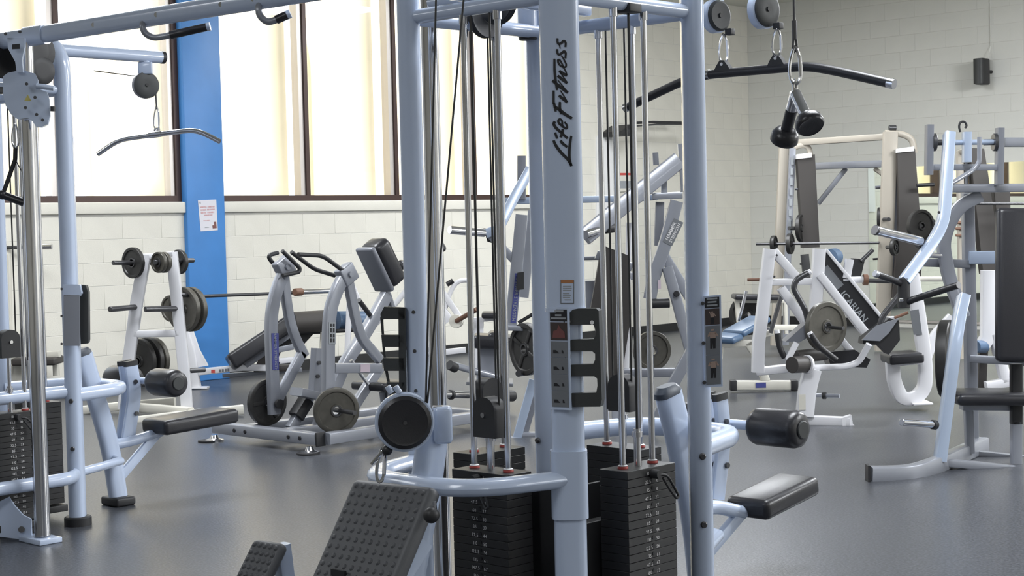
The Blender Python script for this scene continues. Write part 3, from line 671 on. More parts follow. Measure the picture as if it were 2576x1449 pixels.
def biground(p, r, nm):
    ax = (FN * .8 + FR * .6).normalized()
    w = ms.part('high_pulley', MB().lathe(p - ax * .03, ax, [(r * .9, 0), (r, .004), (r, .03), (r * .9, .034)], 36), 'lf', None, 'pale rim guard')
    ms.part('pulley_disc', MB().lathe(p + ax * .002, ax, [(r * .9, 0), (r * .92, .008), (r * .78, .014), (r * .3, .012), (r * .12, .012)], 36), 'plastic', w)
    ms.part('axle_bolt', MB().cyl(p + ax * .012, p + ax * .019, .009, 10), 'black', w)
    ms.part('cable_guard', MB().box(p + V3((.045, .01, -.062)), (.014, 0, 0), (0, .014, 0), (0, 0, .012), .003), 'black', w)
    ms.part('pulley_yoke', MB().bar([p + Z * (r * .4), V3((p.x, p.y, 2.20))], .02, .05, ax), 'lf', w)
biground(pA, .062, 'a'); biground(pB, .068, 'b')
ms.part('arm_cross_tube', MB().tube([V3((pA.x - .06, pA.y, 2.215)), V3((pB.x + .06, pB.y, 2.215))], .026), 'lf')
# pushdown arm on the right-near face
A1 = P(S_ / 2, 0, 2.25); pC = at(1997, -60, v=A1.x + .60); 
ms.part('overhead_arm', MB().tube([A1 - T * .1, V3((A1.x + .70, A1.y, 2.25))], .031, 18), 'lf'); wC = ms.wheel(V3((A1.x + .60 - .06, A1.y, 2.14)), N, .062, 'high_pulley', 'plastic', .03)
ms.part('pulley_yoke', MB().bar([V3((A1.x + .54, A1.y, 2.14)), V3((A1.x + .54, A1.y, 2.25))], .012, .034, N), 'lf', wC)

# ---- attachments: things of their own
def hook(p0, p1, name, label, group, rr=.0042, w=.02, mt='chrome'):
    """pear-shaped snap hook from p0 (top) to p1 (bottom)"""
    ax = (p0 - p1); L = ax.length; ax.normalize(); sd = RGT - ax * RGT.dot(ax); sd.normalize()
    o = thing(name, label, 'carabiner', p1, group); pts = []
    for k in range(24):
        a = 2 * math.pi * k / 24; y = math.cos(a); ww = w * (.55 + .45 * (1 - y) / 2); pts.append((p0 + p1) / 2 + ax * y * L / 2 + sd * math.sin(a) * ww * (1 - .25 * max(0, y) ** 2))
    part('hook_body', MB().tube(pts, rr, 8, closed=True), mt, o)
    part('gate', MB().cyl((p0 + p1) / 2 + sd * w * .75 - ax * L * .28, (p0 + p1) / 2 + sd * w * .62 + ax * L * .28, rr * 1.2, 8), 'rod', o); return o
GB = 'snap hooks holding cable attachments'
k1 = at(1820, 86, u=pA.y); k2 = at(1820, 158, u=pA.y); hook(k1, k2, 'snap_hook', 'steel snap hook under the left of the two big pulleys at top right', GB)
k3 = at(1955, 72, u=pB.y); k4 = at(1954, 140, u=pB.y); hook(k3, k4, 'snap_hook', 'steel snap hook under the right of the two big pulleys at top right', GB)
B_ = lambda x, y: at(x, y, u=pA.y)
lb = thing('pulldown_bar', 'long black bent pulldown bar with chrome tips hanging from two pulleys', 'bar', B_(1888, 178))
part('bar_tube', MB().tube([B_(1580, 269), B_(1720, 203), B_(1778, 188), B_(2030, 166), B_(2100, 178), B_(2236, 209)], .0165, 16, bend=.08), 'vinyl', lb)
for q in ((2234, 209), (2250, 212)), ((1582, 268), (1572, 272)), ((1779, 188), (1786, 187.2)): part('chrome_tip', MB().cyl(B_(*q[0]), B_(*q[1]), .0175, 16), 'chrome', lb)
for (x, y) in ((1820, 165), (1955, 150)):
    br = [(x - 22, y + 19), (x - 14, y + 2), (x - 5, y - 13), (x + 5, y - 13), (x + 15, y), (x + 23, y + 15)]
    part('bar_bracket', MB().prism([B_(*p) + V3((0, -.012, 0)) for p in br], (0, .024, 0)), 'black', lb)
    part('eye_hole', MB().cyl(B_(x, y - 3) + V3((0, -.014, 0)), B_(x, y - 3) + V3((0, .014, 0)), .006, 10), 'labw', lb)
d0 = 4.47; E = lambda x, y, dd=0: at(x, y, d=d0 + dd)
pc = thing('pushdown_cable', 'grey cable with crimped end hanging at right, carrying the V handle', 'cable', E(1998, 80))
part('cable', MB().cyl(V3((E(1998, 55).x, E(1998, 55).y, 2.14)), E(1998, 55), .0036, 8), 'dsteel', pc); part('crimp_sleeve', MB().cyl(E(1998, 52), E(1999, 100), .0075, 12), 'dsteel', pc); part('end_loop', MB().tube([E(1996, 98), E(1995, 122), E(2000, 130), E(2005, 122), E(2003, 98)], .0035, 8), 'dsteel', pc)
hook(E(2000, 118), E(2001, 212), 'snap_hook', 'large steel snap hook hanging at right that carries the V handle', GB, .0046, .02)
vh = thing('v_handle', 'chrome and black V shaped pushdown handle with round end stops', 'handle', E(2000, 235))
part('swivel_eye', MB().tube([E(2000, 238), E(1996, 215), E(2000, 205), E(2004, 215), E(2001, 238)], .0045, 8).cyl(E(2000, 222), E(2000, 244), .009, 12), 'chrome', vh)
for (x, y, dd, nm) in ((1973, 348, .085, 'far'), (2037, 312, -.075, 'near')):
    p0, p1 = E(2001, 236), E(x, y, dd); ax = (p1 - p0).normalized()
    ar = part('handle_arm', MB().cyl(p0, p0 + (p1 - p0) * .98, .0165, 18), 'chrome', vh); part('rubber_grip', MB().cyl(p0 + (p1 - p0) * (.35 if nm == 'far' else .82), p1, .0172, 18), 'vinyl', ar)
    part('end_stop', MB().lathe(p1 - ax * .016, ax, [(.017, -.016), (.03, -.010), (.0385, .002), (.0405, .014), (.0405, .022), (.036, .028), (.033, .027), (.012, .028)], 32), 'vinyl', vh)
k5, k6 = at(962, 1128, d=4.6), at(955, 1212, d=4.55)
hook(k5, k6, 'snap_hook', 'steel snap hook dangling from the low round pulley above the tread plate', GB, .005, .014)
pass
co = thing('rubber_cable_stop', 'black ball stopper under the low round pulley', 'stopper', at(975, 1130, d=4.58)); part('stopper_ball', MB().ball(at(974, 1132, d=4.58), .016), 'black', co); part('cable_end', MB().cyl(at(962, 1135, d=4.58), at(934, 1168, d=4.58), .005, 8), 'chrome', co)
# ------------------------------------------------------------------ the left multi station, further back, and the crossover beam
R1 = RGT * -2.03 + FWD * 7.30
ls = Station(V3((R1.x, R1.y - S_, 0)), 'pale blue cable multi station cut by the left edge of the picture')
ls.posts(); P = ls.P
ls.stack(S_ / 2, 0, N, T, nplates=19, hz=.80)
ls.stack(S_, -S_ / 2, T, N, nums=False, pin=False, hz=.75, nplates=19)
ls.stack(0, -S_ / 2, T, -N, nums=False, pin=False, hz=.75, nplates=19)
ls.bench_station(seat_tilt=.02, seat_len=.46, seat_w=.22, dz=.02)
ls.bow(P(S_ / 2, 0, .24), T, N, .12, r=(.06, .05)); ls.bow(P(S_ / 2, 0, .62) , -T, N, .01, r=(.06, .05))
A0 = P(S_, -S_ / 2, 2.225); ls.part('overhead_arm', MB().tube([A0 - N * .1, A0 + N * .75], .031, 18), 'lf'); ls.part('arm_cap', MB().cyl(A0 + N * .75, A0 + N * .77, .032, 18), 'black')
pl = P(S_ + .66, -S_ / 2, 2.08); ax = (FN * .75 + FR * .5).normalized()
w = ls.part('high_pulley', MB().lathe(pl - ax * .03, ax, [(.058, 0), (.066, .004), (.066, .03), (.058, .034)], 32), 'hsd', None, 'dark rim guard')
ls.part('pulley_disc', MB().lathe(pl + ax * .002, ax, [(.064, 0), (.066, .008), (.05, .014), (.02, .012), (.008, .012)], 32), 'plastic', w)
ls.part('pulley_yoke', MB().box(pl + Z * .085, FR * .035, FN * .02, Z * .03, .006).cyl(pl + Z * .1, pl + Z * .145, .02, 12), 'lf', w); ls.part('axle_bolt', MB().cyl(pl + ax * .012, pl + ax * .02, .008, 10), 'black', w)
e1 = at(236, 178, d=7.9); ls.part('pulldown_cable', MB().cyl(e1, at(345, 192, d=8.05), .003, 6), 'cable')
# placard seen nearly edge-on, with the accessory comb behind it
Q = lambda x, y, k=0: at(x, y, d=7.22 + k)
ls.part('placard_back', MB().prism([Q(160, 742), Q(200, 742), Q(200, 870), Q(160, 870)], FN * -.012), 'hs'); ls.part('placard_bracket', MB().prism([Q(158, 716), Q(200, 716), Q(205, 738), Q(200, 745), Q(158, 745)], FN * -.03), 'lf')
ls.part('accessory_holder', MB().prism([Q(199, 716, .05), Q(216, 718, .05), Q(221, 735, .05), Q(222, 855, .05), Q(220, 864, .05), Q(203, 866, .05), Q(200, 800, .05)], FN * -.04), 'plastic')
for y in (727, 795, 865): ls.part('placard_screw', MB().cyl(Q(155, y, -.02), Q(155, y, -.03), .006, 8), 'dsteel')
# adjustable chrome column outside the right-near face
cb_ = P(S_ / 2, .24, 0)
ls.part('chrome_column', MB().cyl(cb_ + Z * .03, cb_ + Z * 2.17, .034, 28), 'chrome')
ft = ls.part('column_foot', MB().box(cb_ + Z * .012 - T * .02, T * .09, N * .055, Z * .012, .004), 'lf')
G = lambda x, y, k=0: at(x, y, d=6.80 + k)
GG = lambda x, y, k=0: at(x, y, d=6.95 + k)
for k in (0, .10):
    ls.part('foot_gusset', MB().prism([GG(-2, 1262, k), GG(22, 1250, k), GG(36, 1272, k), GG(58, 1296, k), GG(78, 1306, k), GG(80, 1360, k), GG(-2, 1350, k)], FN * -.012), 'lf', ft)
ls.part('gusset_bolt', MB().cyl(GG(54, 1332, -.002), GG(54, 1332, -.014), .014, 12), 'dsteel', ft)
cg = ls.part('pulley_carriage', MB().prism([G(8, 192), G(20, 183), G(45, 178), G(62, 178), G(88, 185), G(95, 200), G(95, 222), G(118, 232), G(124, 250), G(126, 290), G(120, 312), G(104, 320), G(90, 318), G(82, 305), G(70, 296), G(45, 300), G(28, 288), G(14, 265), G(7, 235)], FN * -.05 + FR * -.01), 'lf')
ls.part('carriage_neck', MB().prism([G(18, 95, -.03), G(62, 95, -.03), G(62, 118, -.03), G(55, 150, -.03), G(58, 182, -.03), G(42, 182, -.03), G(38, 155, -.03), G(20, 122, -.03)], FN * -.02), 'lf', cg)
ls.part('neck_slot', MB().prism([G(31, 112, -.062), G(50, 110, -.062), G(50, 123, -.062), G(31, 124, -.062)], FN * .002), 'labk', cg)
ls.part('warning_triangle', MB().prism([G(61, 254, -.066), G(79, 254, -.066), G(70, 238, -.066)], FN * .002), 'yellow', cg)
for (x, y) in ((67, 211), (64, 271), (88, 245), (107, 302), (14, 85), (50, 80), (92, 288)): ls.part('bolt', MB().cyl(G(x, y, -.03), G(x, y, -.075), .007, 8), 'dsteel', cg)
ls.part('locking_handle', MB().cyl(G(92, 216), G(136, 222), .012, 12), 'lf', cg); ls.part('handle_knob', MB().cyl(G(133, 268), G(133, 280), .011, 10), 'black', cg)
axw = (FN * .65 + FR * .75).normalized()
for (x, y, r, k) in ((8, 140, .10, .12), (76, 128, .088, .1), (104, 178, .062, .14), (92, 130, .088, .16)):
    p = G(x, y, k + .12); wv = ls.part('carriage_pulley', MB().lathe(p - axw * .016, axw, [(r * .5, 0), (r * .94, .001), (r, .004), (r * .92, .016), (r, .028), (r * .94, .031), (r * .5, .032)], 32), 'black', cg)
# crossover beam: tapered oval tube over to the front station
b0 = at(-40, 104, d=7.0); b1 = at(60, 94, d=6.93); b2 = ms.P(S_ / 2, -S_ - .24, 2.205)
bd = (b2 - b1).normalized()
xb = thing('crossover_beam', 'long pale blue overhead beam with pull up handles, joining the two stations', 'beam', b1)
bm_ = part('beam_tube', MB().sweep([b1 - bd * .5, b1, b2], rrect(.075, .055, .026, 4), ref=(0, 0, 1)), 'lf', xb)
part('beam_collar', MB().sweep([b1 + bd * .02, b1 + bd * .16], rrect(.086, .066, .03, 4), ref=(0, 0, 1)), 'lf', xb)
for s in (.5, .9, 1.28, 1.46):
    part('bolt', MB().cyl(b1 + bd * s + FN * .02, b1 + bd * s + FN * .036, .01, 10), 'chrome', xb)
def beam_at(px):
    best = min((abs((lambda q: q)(0)), 0) for _ in (0,)); lo, hi = 0, (b2 - b1).length
    for _ in range(40):
        m = (lo + hi) / 2; q = b1 + bd * m - EYE; x = CX + FPX * q.dot(cr) / q.dot(cf)
        if x < px: lo = m
        else: hi = m
    return b1 + bd * lo
for (px, pts) in ((362, ((358, 60), (362, 82), (384, 96), (412, 92), (520, 68))), (655, ((650, 15), (652, 40), (672, 56), (690, 52), (722, 38)))):
    q = beam_at(px); dd = (q - EYE).dot(FWD) - .04; H = [at(x, y, d=dd) for x, y in pts]
    h = part('pullup_handle', MB().tube([q - Z * .02] + H, .013, 14, bend=.06), 'hs', xb); part('rubber_grip', MB().cyl(H[-2] * .85 + H[-1] * .15, H[-1], .0165, 14), 'vinyl', h); part('grip_cap', MB().cyl(H[-1], H[-1] + (H[-1] - H[-2]).normalized() * .014, .017, 14), 'lf', h)
# attachments on the left station
h1 = at(395, 262, d=8.03); h2 = at(394, 328, d=8.03); c_ = thing('hanging_cable', 'short grey cable below the small left pulley', 'cable', h1); part('cable', MB().cyl(at(392, 235, d=8.03), at(394, 275, d=8.03), .004, 8), 'dsteel', c_)
hook(at(394, 268, d=8.03), h2, 'snap_hook', 'steel snap hook below the small left pulley', GB, .0042, .016)
B2 = lambda x, y: at(x, y, d=8.0 - (x - 394) * .0006)
lb2 = thing('pulldown_bar', 'plain steel bent pulldown bar in front of the left window and blue column', 'bar', B2(394, 335))
part('bar_tube', MB().tube([B2(246, 388), B2(298, 352), B2(394, 338), B2(494, 326), B2(553, 356)], .0125, 14, bend=.06), 'rod', lb2); part('centre_sleeve', MB().cyl(B2(376, 340.5), B2(406, 336), .0165, 14), 'chrome', lb2); part('sleeve_eye', MB().tube([B2(386, 336), B2(390, 324), B2(400, 323), B2(402, 334)], .005, 8), 'chrome', lb2)
S0 = 6.9; E = lambda x, y, k=0: at(x, y, d=S0 + k)
hook(E(38, 312), E(39, 372), 'snap_hook', 'steel snap hook below the white carriage at the left edge', GB, .0042, .018)
sh = thing('strap_handle', 'black webbing handle with round grip hanging at the left edge', 'handle', E(38, 400))
part('grip', MB().cyl(E(6, 490), E(76, 516), .017, 16), 'vinyl', sh); part('strap', MB().bar([E(39, 370), E(38, 402), E(14, 470), E(4, 496)], .018, .004, RGT + FWD * .6), 'black', sh); part('strap', MB().bar([E(39, 372), E(40, 404), E(62, 445), E(78, 500)], .004, .004, FWD), 'black', sh)
for q in ((6, 490), (76, 516)): part('grip_cap', MB().ball(E(*q), .021), 'vinyl', sh)
# ------------------------------------------------------------------ traced machines: helpers
def Tr(d): return lambda x, y, k=0.0: at(x, y, d=d + k)
class Mach:
    def __init__(s, name, label, cat, d, foot=None, group=None):
        s.f = Tr(d); s.d = d; p = s.f(*(foot or (1288, 900))); s.o = thing(name, label, cat, V3((p.x, p.y, 0)), group)
    def pt(s, p): return s.f(*p)
    def bar(s, name, pts, px, depth=.06, m='hs', bend=.0, parent=None, label=None, r=None):
        return part(name, MB().bar([s.pt(p) for p in pts], depth, px * s.d / FPX, FWD, bend or None, r), m, parent or s.o, label)
    def tube(s, name, pts, px, m='hs', bend=.06, parent=None, label=None):
        return part(name, MB().tube([s.pt(p) for p in pts], px * s.d / FPX / 2, 14, bend), m, parent or s.o, label)
    def cyl(s, name, a, b, px, m='chrome', parent=None, label=None):
        return part(name, MB().cyl(s.pt(a), s.pt(b), px * s.d / FPX / 2, 20, .002), m, parent or s.o, label)
    def slab(s, name, pts, th, m, parent=None, label=None, k=0.0):
        return part(name, MB().prism([s.f(p[0], p[1], k) for p in pts], FWD * th), m, parent or s.o, label)
    def pad(s, name, a, b, wpx, th, m='vinyl', r=.02, parent=None, nrm=None, label=None):
        """rounded pad from a to b (pixel midline), wpx wide in the picture, th deep"""
        p, q = s.pt(a), s.pt(b); ex = (q - p) / 2; n = V3(nrm) if nrm is not None else FWD; n = (n - ex.normalized() * n.dot(ex.normalized())).normalized(); ey = ex.cross(n).normalized()
        return part(name, MB().box((p + q) / 2, ex, ey * wpx * s.d / FPX / 2, n * th / 2, r, 4), m, parent or s.o, label)
    def bolts(s, pts, px=7, m='dsteel', k=-.05, parent=None):
        for (x, y) in pts: part('bolt', MB().cyl(s.f(x, y, k), s.f(x, y, k - .015), px * s.d / FPX / 2, 10, .002), m, parent or s.o)
def wplate(p, ax, r, th, m, label, group, hub=.0, spokes=0):
    p, ax = V3(p), V3(ax).normalized(); o = thing('weight_plate', label, 'weight plate', p, group); h = th / 2
    bo = .026
    prof = [(bo, -h), (r * .26, -h), (r * .29, -h * .55), (r * .78, -h * .5), (r * .82, -h), (r * .97, -h), (r, -h * .8), (r, h * .8), (r * .97, h), (r * .82, h), (r * .78, h * .5), (r * .29, h * .55), (r * .26, h), (bo, h)]
    b = part('plate_body', MB().lathe(p, ax, prof, 40, True), m, o)
    for sg in (1, -1): part('hub_ring', MB().lathe(p + ax * sg * h, ax * sg, [(bo, -.001), (bo + .008, -.001), (bo + .008, .003), (bo, .003)], 20, True), 'dsteel', o)
    if spokes:
        X = ax.orthogonal().normalized(); Y = ax.cross(X)
        for k in range(spokes):
            a = 2 * math.pi * k / spokes + .3; dv = X * math.cos(a) + Y * math.sin(a); part('spoke', MB().box(p + dv * r * .53, dv * r * .27, ax.cross(dv) * r * .09, ax * h * .85, .004), m, o)
    return o
# ------------------------------------------------------------------ silver plate-loaded row machine (aligned with the room)
rv = -7.75; vR, vL = -7.5, -8.0
AR = lambda x, y: at(x, y, v=vR); AL = lambda x, y: at(x, y, v=vL); AM = lambda x, y: at(x, y, v=rv)
row = thing('row_machine', 'silver plate loaded row machine with two lever arms and raised chest pad', 'exercise machine', V3((rv, 6.07, 0)))
def rp(name, mb, m='hs', parent=None, label=None): return part(name, mb, m, parent or row, label)
fb0, fb1 = at(548, 1105, u=6.07), at(806, 1135, u=6.07); zb = .085
fb = rp('front_beam', MB().bar([V3((fb0.x, 6.07, zb)), V3((fb1.x, 6.07, zb))], .07, .085, (0, 0, 1), r=.008))
rp('beam_cap', MB().aabb((fb1.x, 6.032, zb - .043), (fb1.x + .012, 6.108, zb + .043), .004), 'black', fb)
for x in (592, 619, 728, 757):
    q = at(x, 1100 + (x - 592) * .14, u=6.034); rp('bolt', MB().cyl((q.x, 6.037, zb), (q.x, 6.022, zb), .014, 12, .003), 'labk', fb)
for (px, sx) in ((fb0.x + .02, -1), (fb1.x - .05, 1)):
    rp('levelling_foot', MB().lathe((px + sx * .0, 6.03, 0), (0, 0, 1), [(.06, 0), (.06, .012), (.03, .02), (.02, .042)], 20), 'rod', fb); rp('rubber_pad', MB().lathe((px + sx * .02, 6.0, 0), (0, 0, 1), [(.07, 0), (.07, .01)], 20), 'black', fb)
for v in (-7.36, -8.12):
    rp('base_beam', MB().bar([V3((v, 6.1, zb)), V3((v, 7.42, zb))], .07, .085, (0, 0, 1), r=.008))
rp('rear_beam', MB().bar([V3((-8.3, 7.45, zb)), V3((-7.2, 7.45, zb))], .07, .085, (0, 0, 1), r=.008))
for x in (-7.28, -7.5): rp('bolt', MB().cyl((x, 7.41, zb), (x, 7.395, zb), .014, 12), 'labk')
rp('base_beam', MB().bar([V3((rv, 6.1, zb)), V3((rv, 7.45, zb))], .07, .07, (0, 0, 1), r=.008))
def arm(Fn, v, front, back, link, nm):
    a = rp('lever_arm', MB().bar([Fn(*p) for p in front], .05, .075, T, .2, .008))
    rp('lever_brace', MB().bar([Fn(*p) for p in back], .045, .06, T, .25, .008), 'hs', a)
    rp('lever_link', MB().bar([Fn(*p) for p in link], .045, .062, T, 0, .008), 'hs', a); return a
al = arm(AL, vL, [(717, 678), (698, 722), (684, 775), (681, 830), (686, 950), (690, 1042)], [(714, 690), (719, 745), (727, 800), (742, 850), (766, 896)], [(760, 888), (735, 935), (692, 1018)], 'far')
ar = arm(AR, vR, [(874, 680), (848, 726), (830, 780), (826, 840), (825, 985)], [(874, 695), (884, 750), (894, 800), (908, 850), (955, 905)], [(838, 926), (955, 926)], 'near')
for (Fn, c, a) in ((AL, (714, 672), al), (AR, (872, 690), ar)):
    rp('pivot_head', MB().box(Fn(*c), T * .035, (0, .05, .03), (0, -.03, .05), .01), 'hs', a); rp('pivot_bolt', MB().cyl(Fn(*c) + T * .03, Fn(*c) + T * .05, .018, 14), 'hs', a)
H = lambda pts, k: [at(x, y, v=k) for x, y in pts]
for (pts, k, a) in ((((699, 636), (671, 643), (700, 678)), vL - .05, al), (((710, 631), (754, 674), (753, 684), (711, 693)), vL + .08, al), (((733, 634), (790, 677), (842, 693)), vR - .1, ar), (((750, 640), (812, 643), (862, 680)), vR + .02, ar)):
    rp('handle', MB().tube(H(pts, k), .0135, 12, .05), 'black', a)
for (Fn, y0, a, nm) in ((AL, 800, al, 'far'),):
    lb = MB(); lb.prism([Fn(676, 838) + T * .027, Fn(694, 838) + T * .027, Fn(695, 930) + T * .027, Fn(679, 930) + T * .027], T * .001); o = rp('blue_label', lb, 'navy', a, 'dark blue lettered label')
    t = MB(); c = Fn(686, 884) + T * .0295; textmesh(t, 'HAMMER STRENGTH', c, (0, 0, -1), (0, 1, 0), .026, 0, .015); rp('label_lettering', t, 'labg2', o)
lb = MB(); lb.prism([AR(820, 810) + T * .027, AR(837, 810) + T * .027, AR(837, 866) + T * .027, AR(820, 866) + T * .027], T * .001); o = rp('print_label', lb, 'labg2', ar); 
t = MB()
for y0, y1 in ((814, 822), (825, 836), (840, 848), (851, 861)):
    for a, b in ((823, 827), (830, 834)): t.prism([AR(a, y0) + T * .029, AR(b, y0) + T * .029, AR(b, y1) + T * .029, AR(a, y1) + T * .029], T * .0006)
rp('label_lines', t, 'labk', o, None); bpy.context.scene.objects['label_lines.001']['kind'] = 'stuff'
rp('warning_sticker', MB().prism([AR(900, 916) + T * .026, AR(924, 916) + T * .026, AR(924, 936) + T * .026, AR(900, 936) + T * .026], T * .001), 'lilac', ar)
# centre tower, dampers, spine, seat, pad
rp('centre_tower', MB().bar([AM(798, 876), AM(790, 1000)], .06, .06, T, 0, .006)); rp('tower_base', MB().bar([AM(745, 985), AM(812, 1000)], .12, .05, T, 0, .006), 'hs')
for q in ((793, 912), (790, 946)): rp('bolt', MB().cyl(AM(*q) + T * .03, AM(*q) + T * .045, .012, 10), 'dsteel')
for Fn, pts in ((AL, ((762, 975), (738, 1012), (700, 1075))), ):
    rp('stop_link', MB().bar([Fn(*p) + T * .12 for p in pts], .05, .06, T, 0, .006)); rp('rubber_stop', MB().bar([Fn(738, 1003) + T * .13, Fn(712, 1045) + T * .13], .09, .085, T, 0, .02), 'black')
    rp('link_knuckle', MB().cyl(Fn(690, 1015) + T * .04, Fn(690, 1015) + T * .06, .03, 16), 'black', al)
rp('spine', MB().bar([AM(972, 742), AM(920, 836), AM(866, 915), AM(800, 1075)], .06, .075, T, .1, .008))
rp('spine', MB().bar([AM(955, 925), AM(905, 1000), AM(850, 1090)], .05, .06, T, 0, .008)); rp('seat_strut', MB().bar([AM(1010, 1000), AM(935, 1090)], .06, .08, T, 0, .008))
rp('seat_post', MB().bar([AM(970, 985), AM(985, 1100)], .06, .07, T, 0, .008)); rp('gusset', MB().prism([AM(960, 985) + T * .05, AM(1015, 990) + T * .05, AM(960, 1090) + T * .05], T * .01), 'hs')
rp('adjust_lever', MB().tube([AM(862, 905) + T * .08, AM(880, 930) + T * .08, AM(905, 965) + T * .08], .012, 10), 'rod')
rp('seat_pad', MB().box(AM(962, 968), T * .16, (0, .14, 0), (0, 0, .028), .02, 4), 'vinyl')
pc_, nv = AM(938, 676), V3((0, -1, .28)).normalized(); up = V3((0, .28, 1)).normalized()
p0, p1 = AM(918, 625), AM(968, 730); up = (p0 - p1).normalized(); nv = T.cross(up).normalized()
if nv.y > 0: nv = -nv
# pad shell (silver) and black cushion: cushion faces the seat side (+y)
pm = (p0 + p1) / 2
rp('pad_shell', MB().box(pm - V3((0, 1, 0)) * .0, T * .085, up * ((p0 - p1).length / 2 + .005), nv * .02, .015), 'hsd', None, 'silver pad shell')
rp('chest_pad', MB().box(pm - nv * .085, T * .09, up * (p0 - p1).length / 2, nv * .07, .04, 4), 'vinyl')
rp('pad_bracket', MB().bar([p1 + up * .05, AM(975, 742), AM(985, 775)], .05, .03, T), 'hsd'); rp('side_grip', MB().tube([AM(930, 792), AM(890, 755) + T * .05], .016, 12), 'black')
ro_n = (RGT * math.sin(math.radians(20)) - FWD * math.cos(math.radians(20)))
p = at(672, 1012, v=vL - .07); wplate(p, T, .148, .032, 'iron2', 'dark iron plate on the far lever of the row machine, half behind the arm', 'plates on the row machine', spokes=3); rp('plate_horn', MB().cyl(p + T * .05, p - T * .16, .018, 16), 'chrome')
p = at(846, 1033, v=vR + .06); wplate(p, (T * .8 - N * .45).normalized() if False else ro_n, .142, .03, 'iron', 'brownish grey iron plate on the near lever of the row machine', 'plates on the row machine'); rp('plate_horn', MB().cyl(p - ro_n * .05, p + (at(893, 1039, v=vR + .22) - p), .014, 14), 'dsteel')

# ------------------------------------------------------------------ silver plate-loaded press in the middle, seen between the posts
m = Mach('plate_loaded_press', 'tall silver plate loaded press seen between the posts of the front station', 'exercise machine', 10.0, (1500, 1000))
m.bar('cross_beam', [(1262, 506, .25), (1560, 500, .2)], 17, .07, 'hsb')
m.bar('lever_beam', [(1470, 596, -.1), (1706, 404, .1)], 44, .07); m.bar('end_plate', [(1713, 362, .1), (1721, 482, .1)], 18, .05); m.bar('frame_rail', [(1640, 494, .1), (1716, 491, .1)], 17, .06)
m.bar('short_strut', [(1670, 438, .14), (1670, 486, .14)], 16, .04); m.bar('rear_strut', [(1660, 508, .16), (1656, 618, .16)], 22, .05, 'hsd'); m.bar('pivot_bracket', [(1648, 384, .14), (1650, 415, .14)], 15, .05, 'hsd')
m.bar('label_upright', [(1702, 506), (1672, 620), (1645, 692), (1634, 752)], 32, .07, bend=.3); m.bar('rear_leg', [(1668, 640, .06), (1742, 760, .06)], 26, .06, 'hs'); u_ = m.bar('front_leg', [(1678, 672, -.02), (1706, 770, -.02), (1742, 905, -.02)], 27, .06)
part('bolt', MB().cyl(m.f(1702, 739, -.05), m.f(1702, 739, -.08), .02, 14, .004), 'labk', u_)
c = m.f(1693, 584, -.037); ax = (m.f(1676, 618, -.037) - m.f(1708, 552, -.037)).normalized(); perp = ax.cross(FWD).normalized()
o = part('grey_label', MB().box(c, ax * .082, perp * .033, FWD * .001), 'labg', m.o); t = MB()
for k, s in ((-.014, 'HAMMER'), (.014, 'STRENGTH')): textmesh(t, s, c - FWD * .0025 + perp * k, ax * -1, (ax * -1).cross(FWD), .03 if k < 0 else .026, 0, .012)
part('label_lettering', t, 'labw', o)
part('lilac_sticker', MB().box(m.f(1659, 716, -.04), (0, 0, .028), RGT * .009, FWD * .001), 'lilac', m.o)
m.cyl('plate_horn', (1472, 590, -.18), (1522, 574, -.05), 22); m.cyl('horn_collar', (1522, 576, -.05), (1545, 573, 0), 24, 'black'); m.tube('press_grip', [(1628, 764, -.05), (1684, 762, -.05)], 24, 'black', 0)
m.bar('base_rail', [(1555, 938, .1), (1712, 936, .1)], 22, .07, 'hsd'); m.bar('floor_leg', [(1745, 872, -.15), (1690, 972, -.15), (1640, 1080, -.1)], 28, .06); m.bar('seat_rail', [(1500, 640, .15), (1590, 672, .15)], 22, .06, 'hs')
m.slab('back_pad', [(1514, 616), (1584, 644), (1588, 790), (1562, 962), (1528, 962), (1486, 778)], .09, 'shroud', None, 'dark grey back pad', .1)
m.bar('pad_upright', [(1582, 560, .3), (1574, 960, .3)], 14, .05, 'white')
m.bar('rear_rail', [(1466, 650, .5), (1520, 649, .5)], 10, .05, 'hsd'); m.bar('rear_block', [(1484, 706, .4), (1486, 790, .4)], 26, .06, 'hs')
m.bar('floor_rail', [(1296, 1098, .05), (1645, 1086, .05)], 20, .08, 'hs'); m.bar('pad_leg', [(1548, 940, .16), (1550, 1088, .1)], 22, .06, 'hs'); m.bar('pad_mount', [(1560, 690, .2), (1586, 694, .34)], 18, .06, 'hsd'); m.bar('top_link', [(1560, 503, .2), (1600, 500, .2), (1650, 496, .12)], 15, .06, 'hsb')
